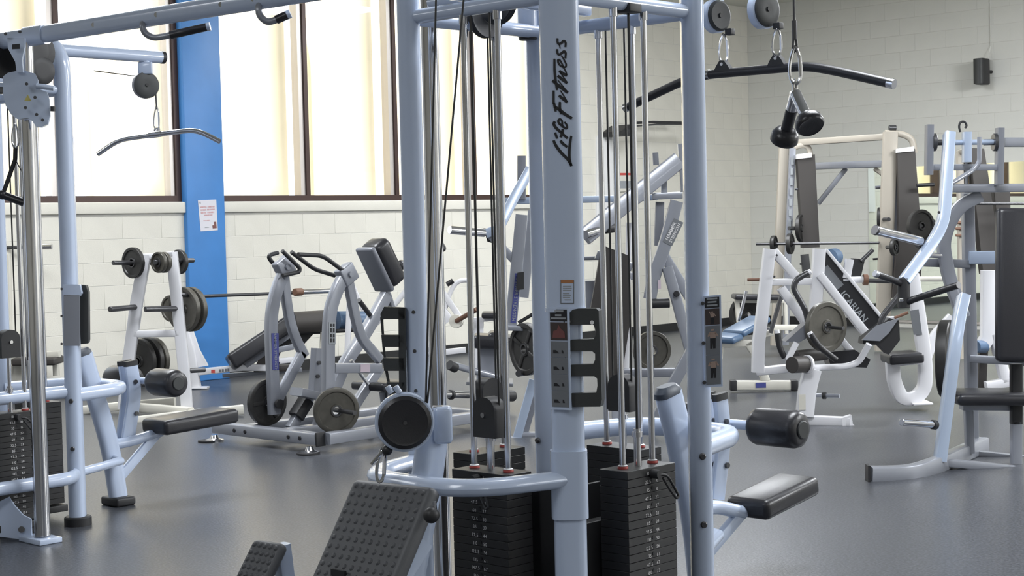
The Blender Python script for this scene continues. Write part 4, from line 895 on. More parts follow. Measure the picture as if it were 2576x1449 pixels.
# left half
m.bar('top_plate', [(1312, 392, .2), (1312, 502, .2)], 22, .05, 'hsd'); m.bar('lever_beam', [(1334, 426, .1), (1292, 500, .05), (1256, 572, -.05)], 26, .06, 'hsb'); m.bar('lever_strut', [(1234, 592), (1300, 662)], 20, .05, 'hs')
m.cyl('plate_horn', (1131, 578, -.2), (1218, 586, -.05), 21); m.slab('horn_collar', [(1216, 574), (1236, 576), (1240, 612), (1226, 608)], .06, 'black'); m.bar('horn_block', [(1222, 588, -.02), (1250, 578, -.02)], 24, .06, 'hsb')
lu = m.bar('label_upright', [(1312, 540), (1284, 828)], 30, .07); m.bar('rear_upright', [(1340, 530, .2), (1318, 748, .2)], 24, .06)
p0, p1 = m.f(1303, 688, -.038), m.f(1291, 812, -.038); ax = (p1 - p0).normalized(); o = part('blue_label', MB().box((p0 + p1) / 2, (p1 - p0) / 2, ax.cross(FWD) * .017, FWD * .001), 'navy', lu); t = MB(); textmesh(t, 'HAMMER STRENGTH', (p0 + p1) / 2 - FWD * .003, ax, ax.cross(FWD) * (1 if ax.cross(FWD).dot(RGT) > 0 else -1), .031, 0, .01); part('label_lettering', t, 'labg2', o)
m.slab('shroud_plate', [(1302, 686), (1318, 684), (1318, 728), (1300, 730)], .05, 'black', None, None, -.09)
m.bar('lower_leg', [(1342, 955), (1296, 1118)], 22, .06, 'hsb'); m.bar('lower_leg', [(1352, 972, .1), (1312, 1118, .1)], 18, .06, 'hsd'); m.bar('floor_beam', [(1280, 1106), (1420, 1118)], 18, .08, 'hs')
m.tube('grip_bar', [(1304, 812), (1338, 792), (1370, 770)], 9, 'black'); m.bar('foot_rest', [(1268, 824, -.05), (1322, 826, -.05)], 12, .12, 'hs')
GP = 'plates on the plate loaded press'
wplate(m.f(1324, 878, -.12), (FWD * -.55 + RGT * -.8), .165, .04, 'iron2', 'large dark spoked plate on the press, left of the lettered post', GP, spokes=4); part('plate_horn', MB().cyl(m.f(1345, 932, .1), m.f(1304, 940, -.15), .02, 14), 'dsteel', m.o)
wplate(m.f(1640, 882, .35), (FWD * -1 + RGT * .25), .128, .035, 'iron', 'olive grey plate on the press, behind the right guide rods', GP)
# ------------------------------------------------------------------ left background
# A-frame plate tree
m = Mach('plate_tree', 'white A-frame plate tree standing left of the blue column', 'rack', 11.5, (410, 1020))
m.bar('upright', [(366, 640), (344, 760), (320, 935), (312, 1030)], 30, .06, 'white'); m.bar('upright', [(432, 634), (450, 800), (464, 940), (471, 1034)], 28, .06, 'white')
m.bar('top_rail', [(366, 646), (436, 640)], 16, .06, 'white'); m.bar('middle_rail', [(338, 840), (452, 838)], 18, .06, 'white')
m.bar('floor_beam', [(190, 1034, .4), (300, 1022, .4), (440, 1010, .4)], 22, .07, 'cream'); m.bar('floor_beam', [(314, 1022, .2), (480, 1036, -.1)], 22, .07, 'cream'); m.bar('floor_beam', [(330, 1062, -.2), (470, 1044, -.1), (612, 1030, 0)], 24, .07, 'cream')
for (a, b, px) in (((284, 661, -.25), (384, 661, .05), 12), ((390, 660, -.2), (436, 658, .05), 12), ((440, 656, 0), (486, 655, .2), 12), ((276, 778, -.25), (346, 772, 0), 14), ((365, 778, -.2), (450, 776, 0), 14), ((452, 742, .0), (500, 742, .2), 12), ((468, 933, 0), (514, 930, .15), 13), ((300, 936, -.2), (330, 934, 0), 12)):
    m.cyl('plate_horn', a, b, px, 'dsteel')
U_ = (N - T * .12).normalized(); GT = 'plates on the white plate tree'
for (x, y, k, r, th, mt, lb) in ((335, 661, -.12, .112, .03, 'iron2', 'medium dark plate on the upper left horn of the plate tree'), (400, 660, -.16, .075, .03, 'iron', 'small dark plate at the top middle of the plate tree, outermost of two'), (412, 660, -.08, .075, .03, 'iron', 'small dark plate at the top middle of the plate tree, innermost of two'),
                                 (450, 659, .1, .09, .03, 'iron2', 'medium dark plate on the upper right horn of the plate tree'), (462, 778, .12, .165, .04, 'iron', 'large plate right on the plate tree, nearer of the pair beside the blue column'), (480, 778, .2, .165, .04, 'iron', 'large plate right on the plate tree, further of the pair beside the blue column'),
                                 (352, 908, .12, .165, .04, 'iron2', 'large dark plate low on the plate tree, leftmost behind its left leg'), (372, 905, .2, .165, .04, 'iron2', 'large dark plate low on the plate tree, middle of the lower three'), (386, 905, .28, .165, .04, 'iron', 'large plate low on the plate tree, rightmost of the lower three'), (430, 776, .5, .10, .03, 'iron', 'plate edge seen between the legs of the plate tree')):
    wplate(m.f(x, y, k), U_, r, th, mt, lb, GT)
# olympic bench with barbell behind the row machine
m = Mach('olympic_bench', 'white olympic bench with inclined black pad behind the row machine', 'bench', 13.6, (640, 930))
m.bar('upright', [(462, 830), (478, 880), (494, 976)], 24, .07, 'white'); m.slab('upright_web', [(462, 828), (484, 832), (500, 880), (522, 920), (486, 926)], .05, 'white', None, None, .02); m.bar('upright', [(880, 745), (872, 930)], 14, .06, 'white')
m.bar('floor_plate', [(486, 975), (524, 975)], 5, .12, 'white'); b = m.bar('side_rail', [(500, 936), (612, 924), (700, 926)], 16, .07, 'white')
t = MB()
for a, e_ in ((551, 556), (558, 563), (566, 570), (572, 577)): t.prism([m.f(a, 936 - (a - 551) * .09, -.037), m.f(e_, 936 - (a - 551) * .09, -.037), m.f(e_, 929 - (a - 551) * .09, -.037), m.f(a, 929 - (a - 551) * .09, -.037)], FWD * -.001)
part('rail_print', t, 'labg', b, None, 'stuff'); part('rail_mark', MB().box(m.f(536, 934, -.037), RGT * .016, (0, 0, .014), FWD * .001), 'redline', b)
m.pad('back_pad', (578, 914, -.1), (738, 808, .1), 42, .28, 'vinyl', .03); m.bar('pad_frame', [(620, 918), (735, 838)], 16, .08, 'hsd'); m.slab('pad_plate', [(650, 905), (720, 855), (690, 920), (640, 925)], .04, 'shroud')
m.cyl('roll_pad', (738, 812, -.15), (832, 806, .0), 54, 'shroud'); m.cyl('roll_pad', (848, 806, .05), (925, 806, .2), 48, 'bluevinyl', None, 'slate blue roll pad'); m.tube('roll_bar', [(745, 838), (900, 830)], 10, 'black', 0)
m.bar('seat_frame', [(815, 835), (812, 905)], 18, .06, 'cream'); m.slab('seat_bracket', [(690, 845), (790, 838), (760, 870), (700, 880)], .05, 'black'); m.bar('low_rail', [(560, 945, .1), (760, 930, .2)], 10, .06, 'hs')
m.bar('adjuster', [(700, 880, -.2), (740, 872, -.2)], 14, .05, 'hs'); m.bar('adjuster', [(705, 908, -.2), (752, 903, -.2)], 14, .05, 'white'); m.bar('foot', [(640, 928, .1), (730, 925, .1)], 16, .08, 'shroud')
m.bar('upright_hook', [(722, 735, .05), (728, 800, .05)], 9, .05, 'hsd')
bf = Tr(13.6); bb = thing('barbell', 'long thin barbell racked level across behind the row machine', 'barbell', bf(650, 740, -.05))
part('shaft', MB().cyl(bf(490, 746, -.1), bf(750, 736, .15), .0145, 12), 'dsteel', bb); part('collar', MB().cyl(bf(741, 735, .1), bf(759, 734, .17), .033, 16, .004), 'brown', bb); part('sleeve', MB().cyl(bf(759, 734, .17), bf(832, 731, .3), .024, 14), 'rod', bb)
# white bench machine further right, partly behind the left post
m = Mach('white_lever_bench', 'white lever bench with black pads by the wall, right of the left front post', 'exercise machine', 14.2, (1100, 900))
m.tube('pad_arm', [(1112, 640), (1060, 680), (995, 765), (930, 830)], 14, 'white', .1); m.pad('elbow_pad', (1078, 640), (1118, 616), 28, .2, 'vinyl', .03); m.pad('head_pad', (1004, 672), (1018, 660), 26, .2, 'vinyl', .03)
m.bar('diagonal_beam', [(1076, 680), (1158, 800)], 15, .06, 'white'); m.tube('lever_arm', [(1120, 775), (1132, 735), (1150, 706), (1185, 704)], 12, 'white', .1); m.bar('lever_base', [(1096, 765), (1130, 808)], 28, .08, 'white')
m.tube('grip', [(1124, 716), (1140, 706)], 13, 'black', 0); m.cyl('hub_disc', (1146, 808, -.05), (1150, 808, .03), 34, 'cream'); m.cyl('plate_horn', (1148, 808, -.05), (1200, 778, -.25), 12, 'brown'); m.pad('roll_pad', (1085, 836), (1108, 828), 24, .3, 'vinyl', .03)
m.bar('seat_rail', [(1080, 890), (1172, 880)], 14, .07, 'white'); m.bar('front_leg', [(1085, 885), (1094, 944)], 14, .06, 'white'); m.bar('foot', [(1086, 945), (1112, 945)], 4, .1, 'white')
m.bar('frame_rail', [(1180, 806), (1255, 800)], 12, .06, 'white'); m.pad('seat_pad', (1212, 792), (1262, 792), 15, .3, 'vinyl', .02); m.bar('upright', [(1205, 805), (1203, 930)], 24, .07, 'white'); m.bar('rear_post', [(880, 700, .2), (935, 830, .2)], 10, .05, 'white')
# leg press seat and rollers in front of it
m = Mach('leg_curl_bench', 'black padded leg curl bench behind the front weight stack', 'exercise machine', 11.6, (1230, 960))
m.pad('seat_pad', (1190, 856), (1298, 862), 34, .32, 'vinyl', .03); m.pad('seat_hump', (1228, 846), (1262, 846), 26, .3, 'vinyl', .03); m.bar('pedestal', [(1226, 868), (1222, 960)], 48, .12, 'hs', r=.02); m.tube('roller_bar', [(1140, 918, -.3), (1180, 930, -.15), (1262, 952, 0)], 17, 'hs', .05)
m.cyl('roller_end', (1130, 918, -.35), (1146, 926, -.3), 24, 'black'); m.bar('pedestal_plate', [(1175, 958), (1290, 962)], 8, .4, 'hsd'); m.cyl('plate_horn', (1108, 992, -.6), (1180, 994, -.3), 17, 'chrome'); m.cyl('horn_ring', (1132, 993, -.5), (1137, 993, -.48), 24, 'black'); m.cyl('ball_stop', (1262, 996, -.3), (1290, 996, -.2), 28, 'black')
m.bar('horn_arm', [(1176, 994, -.3), (1262, 996, -.2)], 14, .06, 'hsd'); m.bar('floor_leg', [(1224, 958), (1226, 1028)], 20, .2, 'hsd')
# far left bench and bar glimpsed behind the left station
m = Mach('bench_press_rack', 'white bench rack with chrome bar end behind the left station', 'rack', 13.0, (60, 895))
m.bar('upright', [(18, 640), (24, 940)], 16, .06, 'cream'); m.bar('side_rail', [(10, 898), (150, 890)], 16, .07, 'cream'); m.pad('bench_pad', (40, 908), (150, 906), 20, .28, 'shroud', .02); m.bar('rear_leg', [(140, 895), (142, 945)], 14, .06, 'cream')
b2_ = Tr(13.0); bb = thing('barbell', 'barbell with chrome sleeve tip seen at the far left behind the steel rods', 'barbell', b2_(60, 622)); part('shaft', MB().cyl(b2_(-60, 624), b2_(100, 621), .0145, 12), 'dsteel', bb); part('collar', MB().cyl(b2_(4, 623), b2_(16, 622), .034, 16, .004), 'black', bb); part('sleeve', MB().cyl(b2_(98, 621), b2_(131, 620), .024, 14), 'chrome', bb)
# ------------------------------------------------------------------ right background
# slate-blue adjustable bench
m = Mach('adjustable_bench', 'slate blue padded bench with cream frame right of the front station', 'bench', 12.3, (1920, 970))
def quadpad(m, name, tl, tr, br, bl, th, mt='bluevinyl'):
    a, b, c, d = [m.pt(p) for p in (tl, tr, br, bl)]; ex, ey = (b - a + c - d) / 4, (d - a + c - b) / 4; n = ex.cross(ey).normalized()
    if n.z < 0: n = -n
    ey2 = (ey - ex.normalized() * ey.dot(ex.normalized())); return part(name, MB().box((a + b + c + d) / 4 - n * th / 2, ex, ey2, n * th / 2, .025, 4), mt, m.o)
quadpad(m, 'back_pad', (1886, 792, .25), (1942, 794, .12), (1868, 834, -.18), (1812, 830, -.05), .055); quadpad(m, 'seat_pad', (1800, 832, .0), (1868, 838, -.15), (1850, 850, -.3), (1778, 846, -.2), .055)
m.bar('pad_rail', [(1800, 868), (1898, 862)], 16, .06, 'cream'); m.bar('front_leg', [(1882, 862), (1900, 890), (1926, 958)], 22, .06, 'cream'); m.bar('rear_leg', [(1812, 868), (1800, 960)], 18, .06, 'cream')
fbm = m.bar('floor_beam', [(1852, 969), (1988, 969)], 24, .07, 'cream'); part('beam_cap', MB().box(m.f(1844, 969), RGT * .026, FWD * .04, (0, 0, .04), .006), 'black', fbm); part('beam_cap', MB().box(m.f(1997, 969), RGT * .028, FWD * .04, (0, 0, .04), .006), 'black', fbm); part('blue_label', MB().box(m.f(1914, 969, -.037), RGT * .04, FWD * .001, (0, 0, .02)), 'navy', fbm)
m.tube('dip_handle', [(1877, 732, .2), (1868, 770, .2), (1857, 808, .2)], 9, 'rod', 0); m.tube('dip_handle', [(1968, 734, -.05), (1955, 780, -.05), (1938, 838, -.05)], 11, 'dsteel', 0); m.bar('handle_bracket', [(1910, 842), (1945, 836)], 16, .05, 'cream'); m.cyl('knob', (1928, 826, -.1), (1936, 826, -.1), 8, 'chrome')
# bench far behind
m = Mach('flat_bench', 'small dark bench with cream frame near the far corner, behind the slate blue bench', 'bench', 15.5, (1900, 800))
m.pad('bench_pad', (1844, 746), (1965, 748), 13, .3, 'vinyl', .02); m.bar('bench_rail', [(1848, 757), (1975, 758)], 9, .06, 'cream'); m.bar('leg', [(1854, 760), (1860, 830)], 11, .06, 'cream'); m.bar('leg', [(1975, 760), (1978, 840)], 9, .06, 'cream')
wplate(m.f(1884, 792, .15), (FWD * -1 + RGT * -.5), .2, .04, 'iron2', 'dark plate behind the slate blue bench, by the far corner', 'plates at the far right')
m.cyl('plate_horn', (1884, 792, .05), (1858, 800, .3), 8, 'dsteel'); m.bar('cross_rail', [(1944, 824, -.3), (2040, 824, -.3)], 14, .06, 'cream')
# white lever machine with black lettered panel
m = Mach('lever_machine', 'white plate loaded lever machine with black lettered slanting panel', 'exercise machine', 10.6, (2060, 1000))
m.bar('upright', [(1936, 626), (1918, 784), (1908, 862), (1906, 936)], 30, .08, 'white', r=.01); up_ = m.bar('upright', [(2061, 626), (2050, 790)], 30, .08, 'white', r=.01); m.bar('top_brace', [(1946, 632), (2004, 698)], 22, .06, 'white'); m.bar('cross_rail', [(1928, 710), (2048, 708)], 17, .06, 'white'); m.bar('lower_brace', [(1964, 724), (2026, 812)], 22, .06, 'white')
m.bolts([(1954, 642), (1948, 696)], 6)
pn = m.slab('black_panel', [(2075, 632), (2214, 800), (2190, 848), (2066, 694)], .05, 'labk', None, None, -.02); m.bar('panel_frame', [(2060, 690, -.02), (2196, 862, -.02)], 20, .08, 'white'); m.bar('panel_frame', [(2076, 628, .0), (2216, 798, .0)], 8, .07, 'white')
t = MB(); a, b = m.f(2110, 726, -.026), m.f(2176, 806, -.026); rt = (b - a).normalized(); upv = FWD.cross(rt) * -1
if upv.z < 0: upv = -upv
textmesh(t, 'ICARIAN', (a + b) / 2 + rt * .02, rt, upv, .064, 0.0, .012); part('panel_lettering', t, 'labg2', pn); q = m.f(2094, 698, -.024)
part('panel_stripe', MB().box(q, rt * .085, upv * .028, FWD * .001), 'labg', pn)
m.cyl('blue_pad', (2086, 648, .05), (2100, 646, .2), 44, 'bluevinyl'); m.bar('stop_bracket', [(2137, 652), (2128, 700)], 20, .06, 'white'); m.slab('stop_block', [(2145, 650), (2176, 652), (2166, 696), (2140, 696)], .06, 'black'); m.tube('stop_lever', [(2166, 657), (2196, 628)], 11, 'dsteel', 0)
m.tube('horn_tube', [(2120, 704), (2172, 703)], 16, 'white', 0); m.cyl('horn_collar', (2171, 704, 0), (2183, 704, 0), 28, 'brown'); m.cyl('plate_horn', (2183, 706, 0), (2258, 708, 0), 11, 'dsteel'); m.cyl('plate_horn', (1880, 704, .1), (1914, 703, .1), 8, 'brown')
wplate(m.f(2078, 822, -.28), (FWD * -.85 + RGT * .5), .165, .04, 'iron', 'big greenish grey plate on the white lever machine', 'plates at the far right'); m.cyl('plate_horn', (2050, 820, -.1), (2122, 826, -.4), 9, 'dsteel')
m.tube('handle', [(2033, 686, -.2), (2004, 702, -.2), (1995, 724, -.2), (2031, 788, -.2), (2033, 842, -.2)], 15, 'dsteel', .08); m.cyl('handle_tip', (2031, 687, -.2), (2040, 683, -.2), 14, 'white')
m.slab('gusset', [(2030, 812), (2062, 812), (2052, 838), (2010, 862), (1976, 860)], .16, 'hsd', None, 'dark grey gusset', -.3); m.tube('handle', [(1956, 838, -.4), (1960, 872, -.4), (1974, 900, -.4)], 15, 'black', .08); m.cyl('handle_tip', (1954, 830, -.4), (1956, 842, -.4), 13, 'white'); m.tube('handle', [(2039, 840, -.4), (2060, 872, -.4), (2104, 906, -.4)], 15, 'black', .08); m.cyl('handle_tip', (2036, 836, -.4), (2042, 846, -.4), 14, 'white')
m.tube('frame_tube', [(2004, 862, -.42), (1982, 904, -.42)], 15, 'white', 0); m.tube('frame_tube', [(1982, 908, -.35), (2020, 926, -.3), (2130, 922, -.3), (2160, 912, -.3), (2186, 866, -.35)], 16, 'white', .12); m.cyl('roll_pad', (2000, 898, -.3), (2076, 890, -.1), 32, 'shroud'); m.cyl('roll_end', (1992, 918, -.5), (2030, 916, -.4), 40, 'shroud'); m.cyl('roll_ring', (2028, 917, -.42), (2033, 917, -.41), 46, 'white')
fl = m.bar('front_leg', [(2044, 928, -.35), (2030, 980, -.35), (2024, 1046, -.35)], 42, .08, 'white', bend=.2, r=.012); part('paper_label', MB().box(m.f(2018, 1012, -.395), RGT * .022, (0, 0, .05), FWD * .001), 'cream', fl)
m.tube('low_horn', [(2044, 994, -.3), (2074, 995, -.35), (2112, 996, -.4)], 10, 'hs', 0); m.cyl('horn_collar', (2069, 995, -.35), (2078, 995, -.36), 18, 'black')
m.bar('floor_beam', [(2010, 1056, -.3), (2140, 1062, -.4)], 24, .08, 'white'); m.slab('floor_plate', [(2118, 1052), (2142, 1044), (2146, 1068), (2158, 1074), (2120, 1076)], .05, 'white', None, None, -.43); m.bar('rear_beam', [(1910, 934, .3), (1984, 926, .1), (2040, 930, 0)], 20, .07, 'white')
m.slab('seat_gusset', [(2190, 838), (2238, 800), (2262, 806), (2264, 856), (2236, 892), (2212, 868), (2170, 866), (2172, 852)], .14, 'black', None, None, -.3); m.slab('gusset_top', [(2168, 856), (2204, 820), (2262, 800), (2236, 838), (2214, 858)], .02, 'hs', None, None, -.33)
m.tube('handle', [(2266, 738, -.3), (2216, 800, -.3), (2212, 842, -.3)], 15, 'dsteel', .08); m.slab('seat_pad', [(2080, 886), (2150, 880), (2190, 905), (2180, 925), (2090, 922)], .2, 'vinyl', None, None, 0); m.bar('rear_brace', [(2112, 850, .1), (2150, 895, .1)], 16, .06, 'white')
# white J-shaped chair frame
m = Mach('leg_extension_chair', 'white J shaped machine frame with black seat beside the lever machine', 'exercise machine', 10.9, (2280, 1010))
m.bar('curved_frame', [(2244, 895), (2248, 960), (2268, 1003), (2300, 1004), (2326, 978), (2328, 920), (2312, 800), (2293, 690)], 34, .07, 'white', bend=.12, r=.012); m.slab('frame_slot', [(2290, 782), (2311, 778), (2320, 842), (2299, 842)], .012, 'labg', None, None, -.046); m.pad('seat_pad', (2226, 902), (2312, 896), 26, .3, 'vinyl', .02)
m.bar('seat_bracket', [(2240, 916), (2318, 910)], 10, .08, 'white'); m.tube('plate_horn', [(2300, 702), (2372, 702)], 13, 'cream', 0); m.bar('frame_foot', [(2290, 1014), (2338, 1012)], 4, .2, 'white'); m.tube('lever', [(2250, 800, .3), (2284, 786, .3)], 8, 'brown', 0); m.slab('lever_block', [(2222, 798), (2252, 796), (2254, 816), (2224, 820)], .05, 'white', None, None, .3)
m.bar('frame_wing', [(2395, 798, .1), (2346, 850, .1), (2330, 900, .1)], 26, .06, 'white', bend=.1)
# smith machine(s) by the mirror
def smith(label, pts, d):
    m = Mach('smith_machine', label, 'exercise machine', d, pts[0]); return m
m = smith('beige smith machine by the corner with two tall black shrouds', ((2090, 800),), 16.3)
m.bar('upright', [(1972, 360, .2), (1950, 869, .2)], 24, .08, 'beige'); g1 = m.bar('slotted_rail', [(1994, 365, .1), (1982, 640, .1), (1976, 868, .1)], 16, .05, 'hs'); m.bar('upright', [(2240, 332, -.6), (2218, 882, -.6)], 34, .08, 'beige', r=.01); m.bar('slotted_rail', [(2252, 380, -.6), (2246, 700, -.6)], 14, .05, 'hs')
for k in range(9): part('slot', MB().box(m.f(1993 - k * 1.1, 405 + k * 26, .065), RGT * .014, (0, 0, .036), FWD * .004), 'labg2', g1)
m.bar('top_beam', [(1990, 360, .2), (2228, 344, -.5)], 16, .07, 'beige'); m.tube('top_curve', [(2226, 335, -.6), (2268, 336, -.6), (2296, 350, -.6), (2300, 385, -.6)], 16, 'beige', .2); m.tube('top_curve', [(1996, 372, .1), (2020, 364, .1), (2036, 372, .1), (2040, 400, .1)], 14, 'beige', .1)
m.cyl('top_knob', (2236, 322, -.6), (2254, 322, -.6), 14, 'dsteel'); m.slab('cap_plate', [(2006, 388), (2042, 384), (2042, 396), (2006, 400)], .1, 'labw', None, None, -.02); m.slab('cap_plate', [(2258, 374), (2300, 368), (2300, 380), (2258, 384)], .1, 'labw', None, None, -.72)
m.slab('shroud', [(2006, 392), (2050, 388), (2062, 622), (2020, 624)], .14, 'shroud', None, 'tall dark fabric shroud', 0); m.slab('shroud', [(2258, 378), (2302, 374), (2316, 560), (2322, 645), (2310, 750), (2246, 750), (2262, 560)], .14, 'shroud', None, 'tall dark fabric shroud', -.7)
m.bar('rear_beam', [(2046, 418, .5), (2224, 412, -.1)], 18, .06, 'hs'); m.bar('rear_brace', [(2128, 424, .3), (2058, 512, .3)], 12, .05, 'hs'); m.bar('rear_brace', [(2200, 424), (2222, 440)], 10, .05, 'beige'); m.bar('shroud_foot', [(2024, 640), (2030, 700)], 20, .06, 'dsteel'); m.tube('spotter_arm', [(2306, 466, -.8), (2350, 464, -.8)], 9, 'black', 0); m.tube('peg', [(2202, 472, -.5), (2222, 470, -.5)], 8, 'hsd', 0); m.tube('peg', [(2000, 476, .1), (2012, 476, .1)], 5, 'hsd', 0); m.tube('peg', [(2012, 664), (2034, 664)], 5, 'dsteel', 0); m.tube('peg', [(2196, 652, -.5), (2210, 651, -.5)], 5, 'dsteel', 0)
bf = Tr(16.0); bb = thing('smith_bar', 'thin dark bar across the beige smith machine', 'barbell', bf(2050, 612)); part('shaft', MB().cyl(bf(1902, 614, .2), bf(2212, 611, -.35), .014, 12), 'dsteel', bb)
GS = 'plates at the far right'
sb0, sb1 = bf(1902, 614, .2), bf(2212, 611, -.35); sbp = lambda x: sb0 + (sb1 - sb0) * ((x - 1902) / 310.0); sax = (sb1 - sb0).normalized()
wplate(sbp(1948), sax, .085, .04, 'iron2', 'small dark plate on the smith bar, left of the beige upright', GS); wplate(sbp(1990), sax, .105, .04, 'iron2', 'dark plate on the smith bar, right of the first beige upright', GS)
for (x, y, k, r, th, ax_, lb_, e_) in ((2014, 574, .3, .14, .04, RGT + FWD * -.5, 'dark plate half hidden by the first black shroud', (1985, 574, .15)), (2214, 552, -.2, .12, .04, RGT + FWD * -.35, 'dark plate edge left of the second beige upright', (2236, 552, -.5)), (2316, 568, -.95, .155, .05, FWD * -1 + RGT * .5, 'dark round plate beside the second black shroud', (2290, 568, -.6)), (2250, 622, -.85, .08, .04, FWD * -.6 + RGT * .8, 'small dark plate low on the second beige upright', (2232, 622, -.6))):
    wplate(bf(x, y, k), ax_, r, th, 'iron2', lb_, GS); part('plate_peg', MB().cyl(bf(*e_), bf(x, y, k), .02, 12), 'dsteel', m.o)
# second rack with black shroud, behind the right press
m = smith('second smith machine with slanted black shroud behind the silver press at right', ((2480, 800),), 14.5)
m.slab('shroud', [(2440, 372), (2476, 374), (2524, 690), (2474, 690)], .14, 'shroud', None, 'tall dark fabric shroud'); m.bar('upright', [(2414, 380, .1), (2422, 902, .1)], 16, .07, 'beige'); m.bar('slotted_rail', [(2430, 390, .1), (2428, 640, .1)], 8, .05, 'hsd'); m.bar('top_curve', [(2412, 384, .1), (2440, 372, 0)], 12, .06, 'beige'); m.slab('shroud_panel', [(2500, 470), (2540, 470), (2548, 690), (2524, 690)], .12, 'shroud', None, None, .1)
m.bar('upright', [(2590, 380, -.3), (2602, 906, -.3)], 16, .07, 'beige')
bb = thing('smith_bar', 'thin dark bar behind the black back pad at right', 'barbell', Tr(14.2)(2500, 513)); part('shaft', MB().cyl(Tr(14.2)(2448, 512), Tr(14.2)(2640, 512), .014, 12), 'dsteel', bb)
for y in (560, 575, 592): m.cyl('stop_ring', (2404, y, .05), (2424, y, .05), 7, 'brown')
# white machine behind the right press
m = Mach('white_rear_machine', 'white framed machine partly hidden behind the silver press at right', 'exercise machine', 11.2, (2490, 1000))
m.bar('upright', [(2486, 680), (2484, 850), (2470, 870)], 34, .08, 'white', r=.012); m.bar('upright', [(2520, 688, .1), (2508, 850, .1)], 16, .07, 'white'); m.bar('leg', [(2500, 840), (2530, 960)], 26, .08, 'white'); m.bar('foot_rail', [(2480, 972), (2548, 958)], 24, .08, 'white'); m.cyl('roll_pad', (2452, 872, -.1), (2476, 872, 0), 32, 'bluevinyl'); m.bar('cream_beam', [(2404, 1082, -.5), (2560, 1076, -.5)], 40, .08, 'cream'); m.bar('dark_leg', [(2474, 860, .1), (2468, 985, .1)], 22, .06, 'shroud'); m.bar('seat_link', [(2440, 1095, -.5), (2444, 1116, -.5)], 16, .08, 'cream')
# silver plate-loaded press at the right edge
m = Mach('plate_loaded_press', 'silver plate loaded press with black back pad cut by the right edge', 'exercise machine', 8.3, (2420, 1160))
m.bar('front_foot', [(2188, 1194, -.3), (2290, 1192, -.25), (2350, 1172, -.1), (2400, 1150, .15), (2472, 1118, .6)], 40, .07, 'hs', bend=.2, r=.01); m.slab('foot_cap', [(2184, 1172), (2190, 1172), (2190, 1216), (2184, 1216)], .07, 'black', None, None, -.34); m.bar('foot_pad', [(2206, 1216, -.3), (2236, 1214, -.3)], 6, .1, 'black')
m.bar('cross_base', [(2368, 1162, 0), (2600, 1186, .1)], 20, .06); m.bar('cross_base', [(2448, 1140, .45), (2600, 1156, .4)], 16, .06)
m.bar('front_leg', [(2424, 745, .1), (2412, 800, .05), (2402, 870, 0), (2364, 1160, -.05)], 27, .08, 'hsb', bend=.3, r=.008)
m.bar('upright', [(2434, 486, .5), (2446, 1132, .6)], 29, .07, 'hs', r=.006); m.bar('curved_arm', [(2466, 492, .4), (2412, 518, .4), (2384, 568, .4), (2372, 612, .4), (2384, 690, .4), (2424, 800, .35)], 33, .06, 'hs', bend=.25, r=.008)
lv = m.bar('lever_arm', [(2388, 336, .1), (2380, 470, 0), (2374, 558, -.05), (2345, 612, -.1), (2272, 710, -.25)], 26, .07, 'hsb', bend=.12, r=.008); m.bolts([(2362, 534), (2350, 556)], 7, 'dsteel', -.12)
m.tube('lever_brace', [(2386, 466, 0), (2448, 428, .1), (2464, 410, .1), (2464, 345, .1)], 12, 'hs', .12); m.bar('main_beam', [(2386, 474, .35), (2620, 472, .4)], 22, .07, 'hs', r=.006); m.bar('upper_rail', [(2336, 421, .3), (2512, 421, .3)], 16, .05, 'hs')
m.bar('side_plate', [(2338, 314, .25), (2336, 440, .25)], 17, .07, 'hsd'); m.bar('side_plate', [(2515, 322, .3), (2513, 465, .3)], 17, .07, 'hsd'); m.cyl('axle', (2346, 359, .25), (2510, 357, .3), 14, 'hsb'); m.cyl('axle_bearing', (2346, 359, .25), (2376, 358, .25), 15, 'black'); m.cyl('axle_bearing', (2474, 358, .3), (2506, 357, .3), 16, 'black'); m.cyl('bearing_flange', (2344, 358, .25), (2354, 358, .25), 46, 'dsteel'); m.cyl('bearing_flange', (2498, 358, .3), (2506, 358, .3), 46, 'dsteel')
m.bar('axle_block', [(2432, 332, .25), (2432, 408, .25)], 20, .06, 'hsb'); m.bar('right_rail', [(2520, 358, .35), (2620, 358, .4)], 24, .07, 'hs'); m.tube('hook', [(2416, 332, .3), (2412, 318, .3), (2416, 306, .3), (2428, 306, .3), (2432, 316, .3), (2428, 322, .3)], 6, 'black', .02)
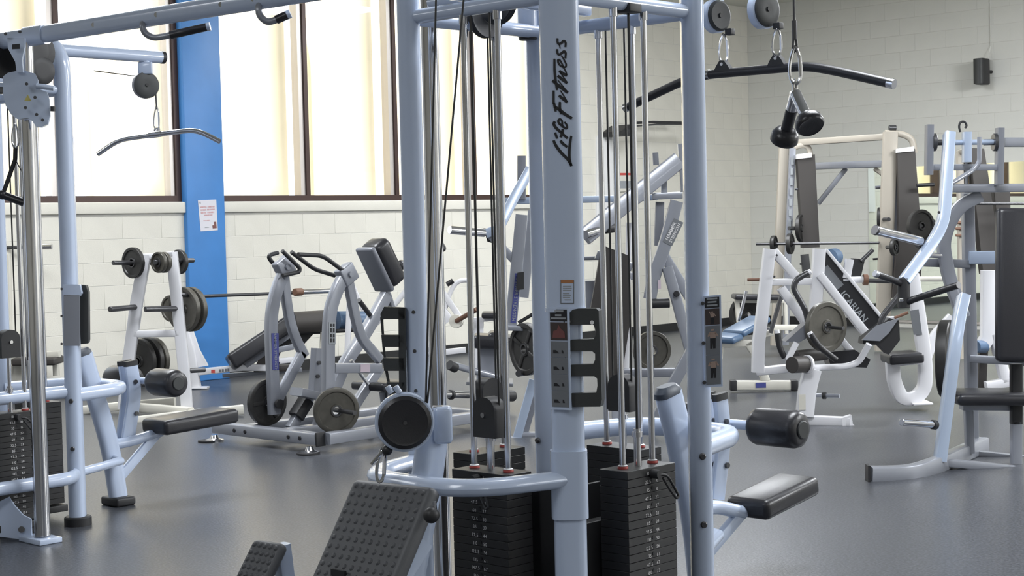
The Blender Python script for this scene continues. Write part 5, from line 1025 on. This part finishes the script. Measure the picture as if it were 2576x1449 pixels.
m.bar('mid_beam', [(2434, 648, .5), (2620, 646, .5)], 34, .07, 'hsb', r=.006); m.cyl('chrome_stub', (2322, 640, .3), (2374, 644, .4), 15, 'chrome'); m.bar('stub_plate', [(2318, 660, .45), (2436, 664, .5)], 22, .05, 'hsd')
m.cyl('plate_horn', (2203, 579, -.3), (2316, 607, -.08), 23, 'chrome'); m.cyl('horn_end', (2200, 578, -.305), (2205, 580, -.297), 25, 'dsteel'); m.slab('horn_collar', [(2308, 596), (2328, 602), (2338, 622), (2322, 628), (2310, 618)], .08, 'black', None, None, -.06)
m.cyl('pivot_block', (2273, 700, -.25), (2274, 774, -.25), 30, 'black'); m.tube('handle', [(2206, 690, -.4), (2235, 700, -.35), (2268, 714, -.25)], 16, 'vinyl', .05); m.cyl('handle_tip', (2200, 688, -.41), (2208, 691, -.4), 17, 'hs'); m.tube('handle', [(2278, 762, -.25), (2300, 752, -.3), (2412, 717, -.55)], 17, 'vinyl', .05); m.cyl('pivot_pin', (2262, 754, -.33), (2272, 754, -.33), 9, 'chrome')
m.pad('back_pad', (2566, 524, .15), (2566, 912, .05), 124, .08, 'vinyl', .03); m.pad('seat_pad', (2388, 998, .2), (2640, 998, .2), 32, .34, 'vinyl', .03); m.bar('seat_rail', [(2418, 1023, .2), (2560, 1024, .2)], 16, .08, 'hs'); m.bar('seat_leg', [(2436, 1030, .3), (2440, 1140, .3)], 22, .05, 'hs'); m.bar('seat_post', [(2556, 915, .15), (2556, 1066, .15)], 28, .06, 'black'); m.bar('seat_post', [(2556, 1060, .15), (2556, 1180, .15)], 26, .06, 'hs'); m.bar('seat_brace', [(2440, 902, .5), (2600, 912, .4)], 20, .05, 'hs')
m.cyl('plate_horn', (2268, 1062, -.3), (2346, 1068, -.1), 17, 'chrome'); m.cyl('horn_collar', (2345, 1068, -.1), (2353, 1069, -.08), 24, 'black')
wplate(m.f(2380, 902, .3), (RGT * .92 - FWD * .4), .21, .06, 'iron2', 'large black plate standing edge on behind the leg of the silver press at right', GS)
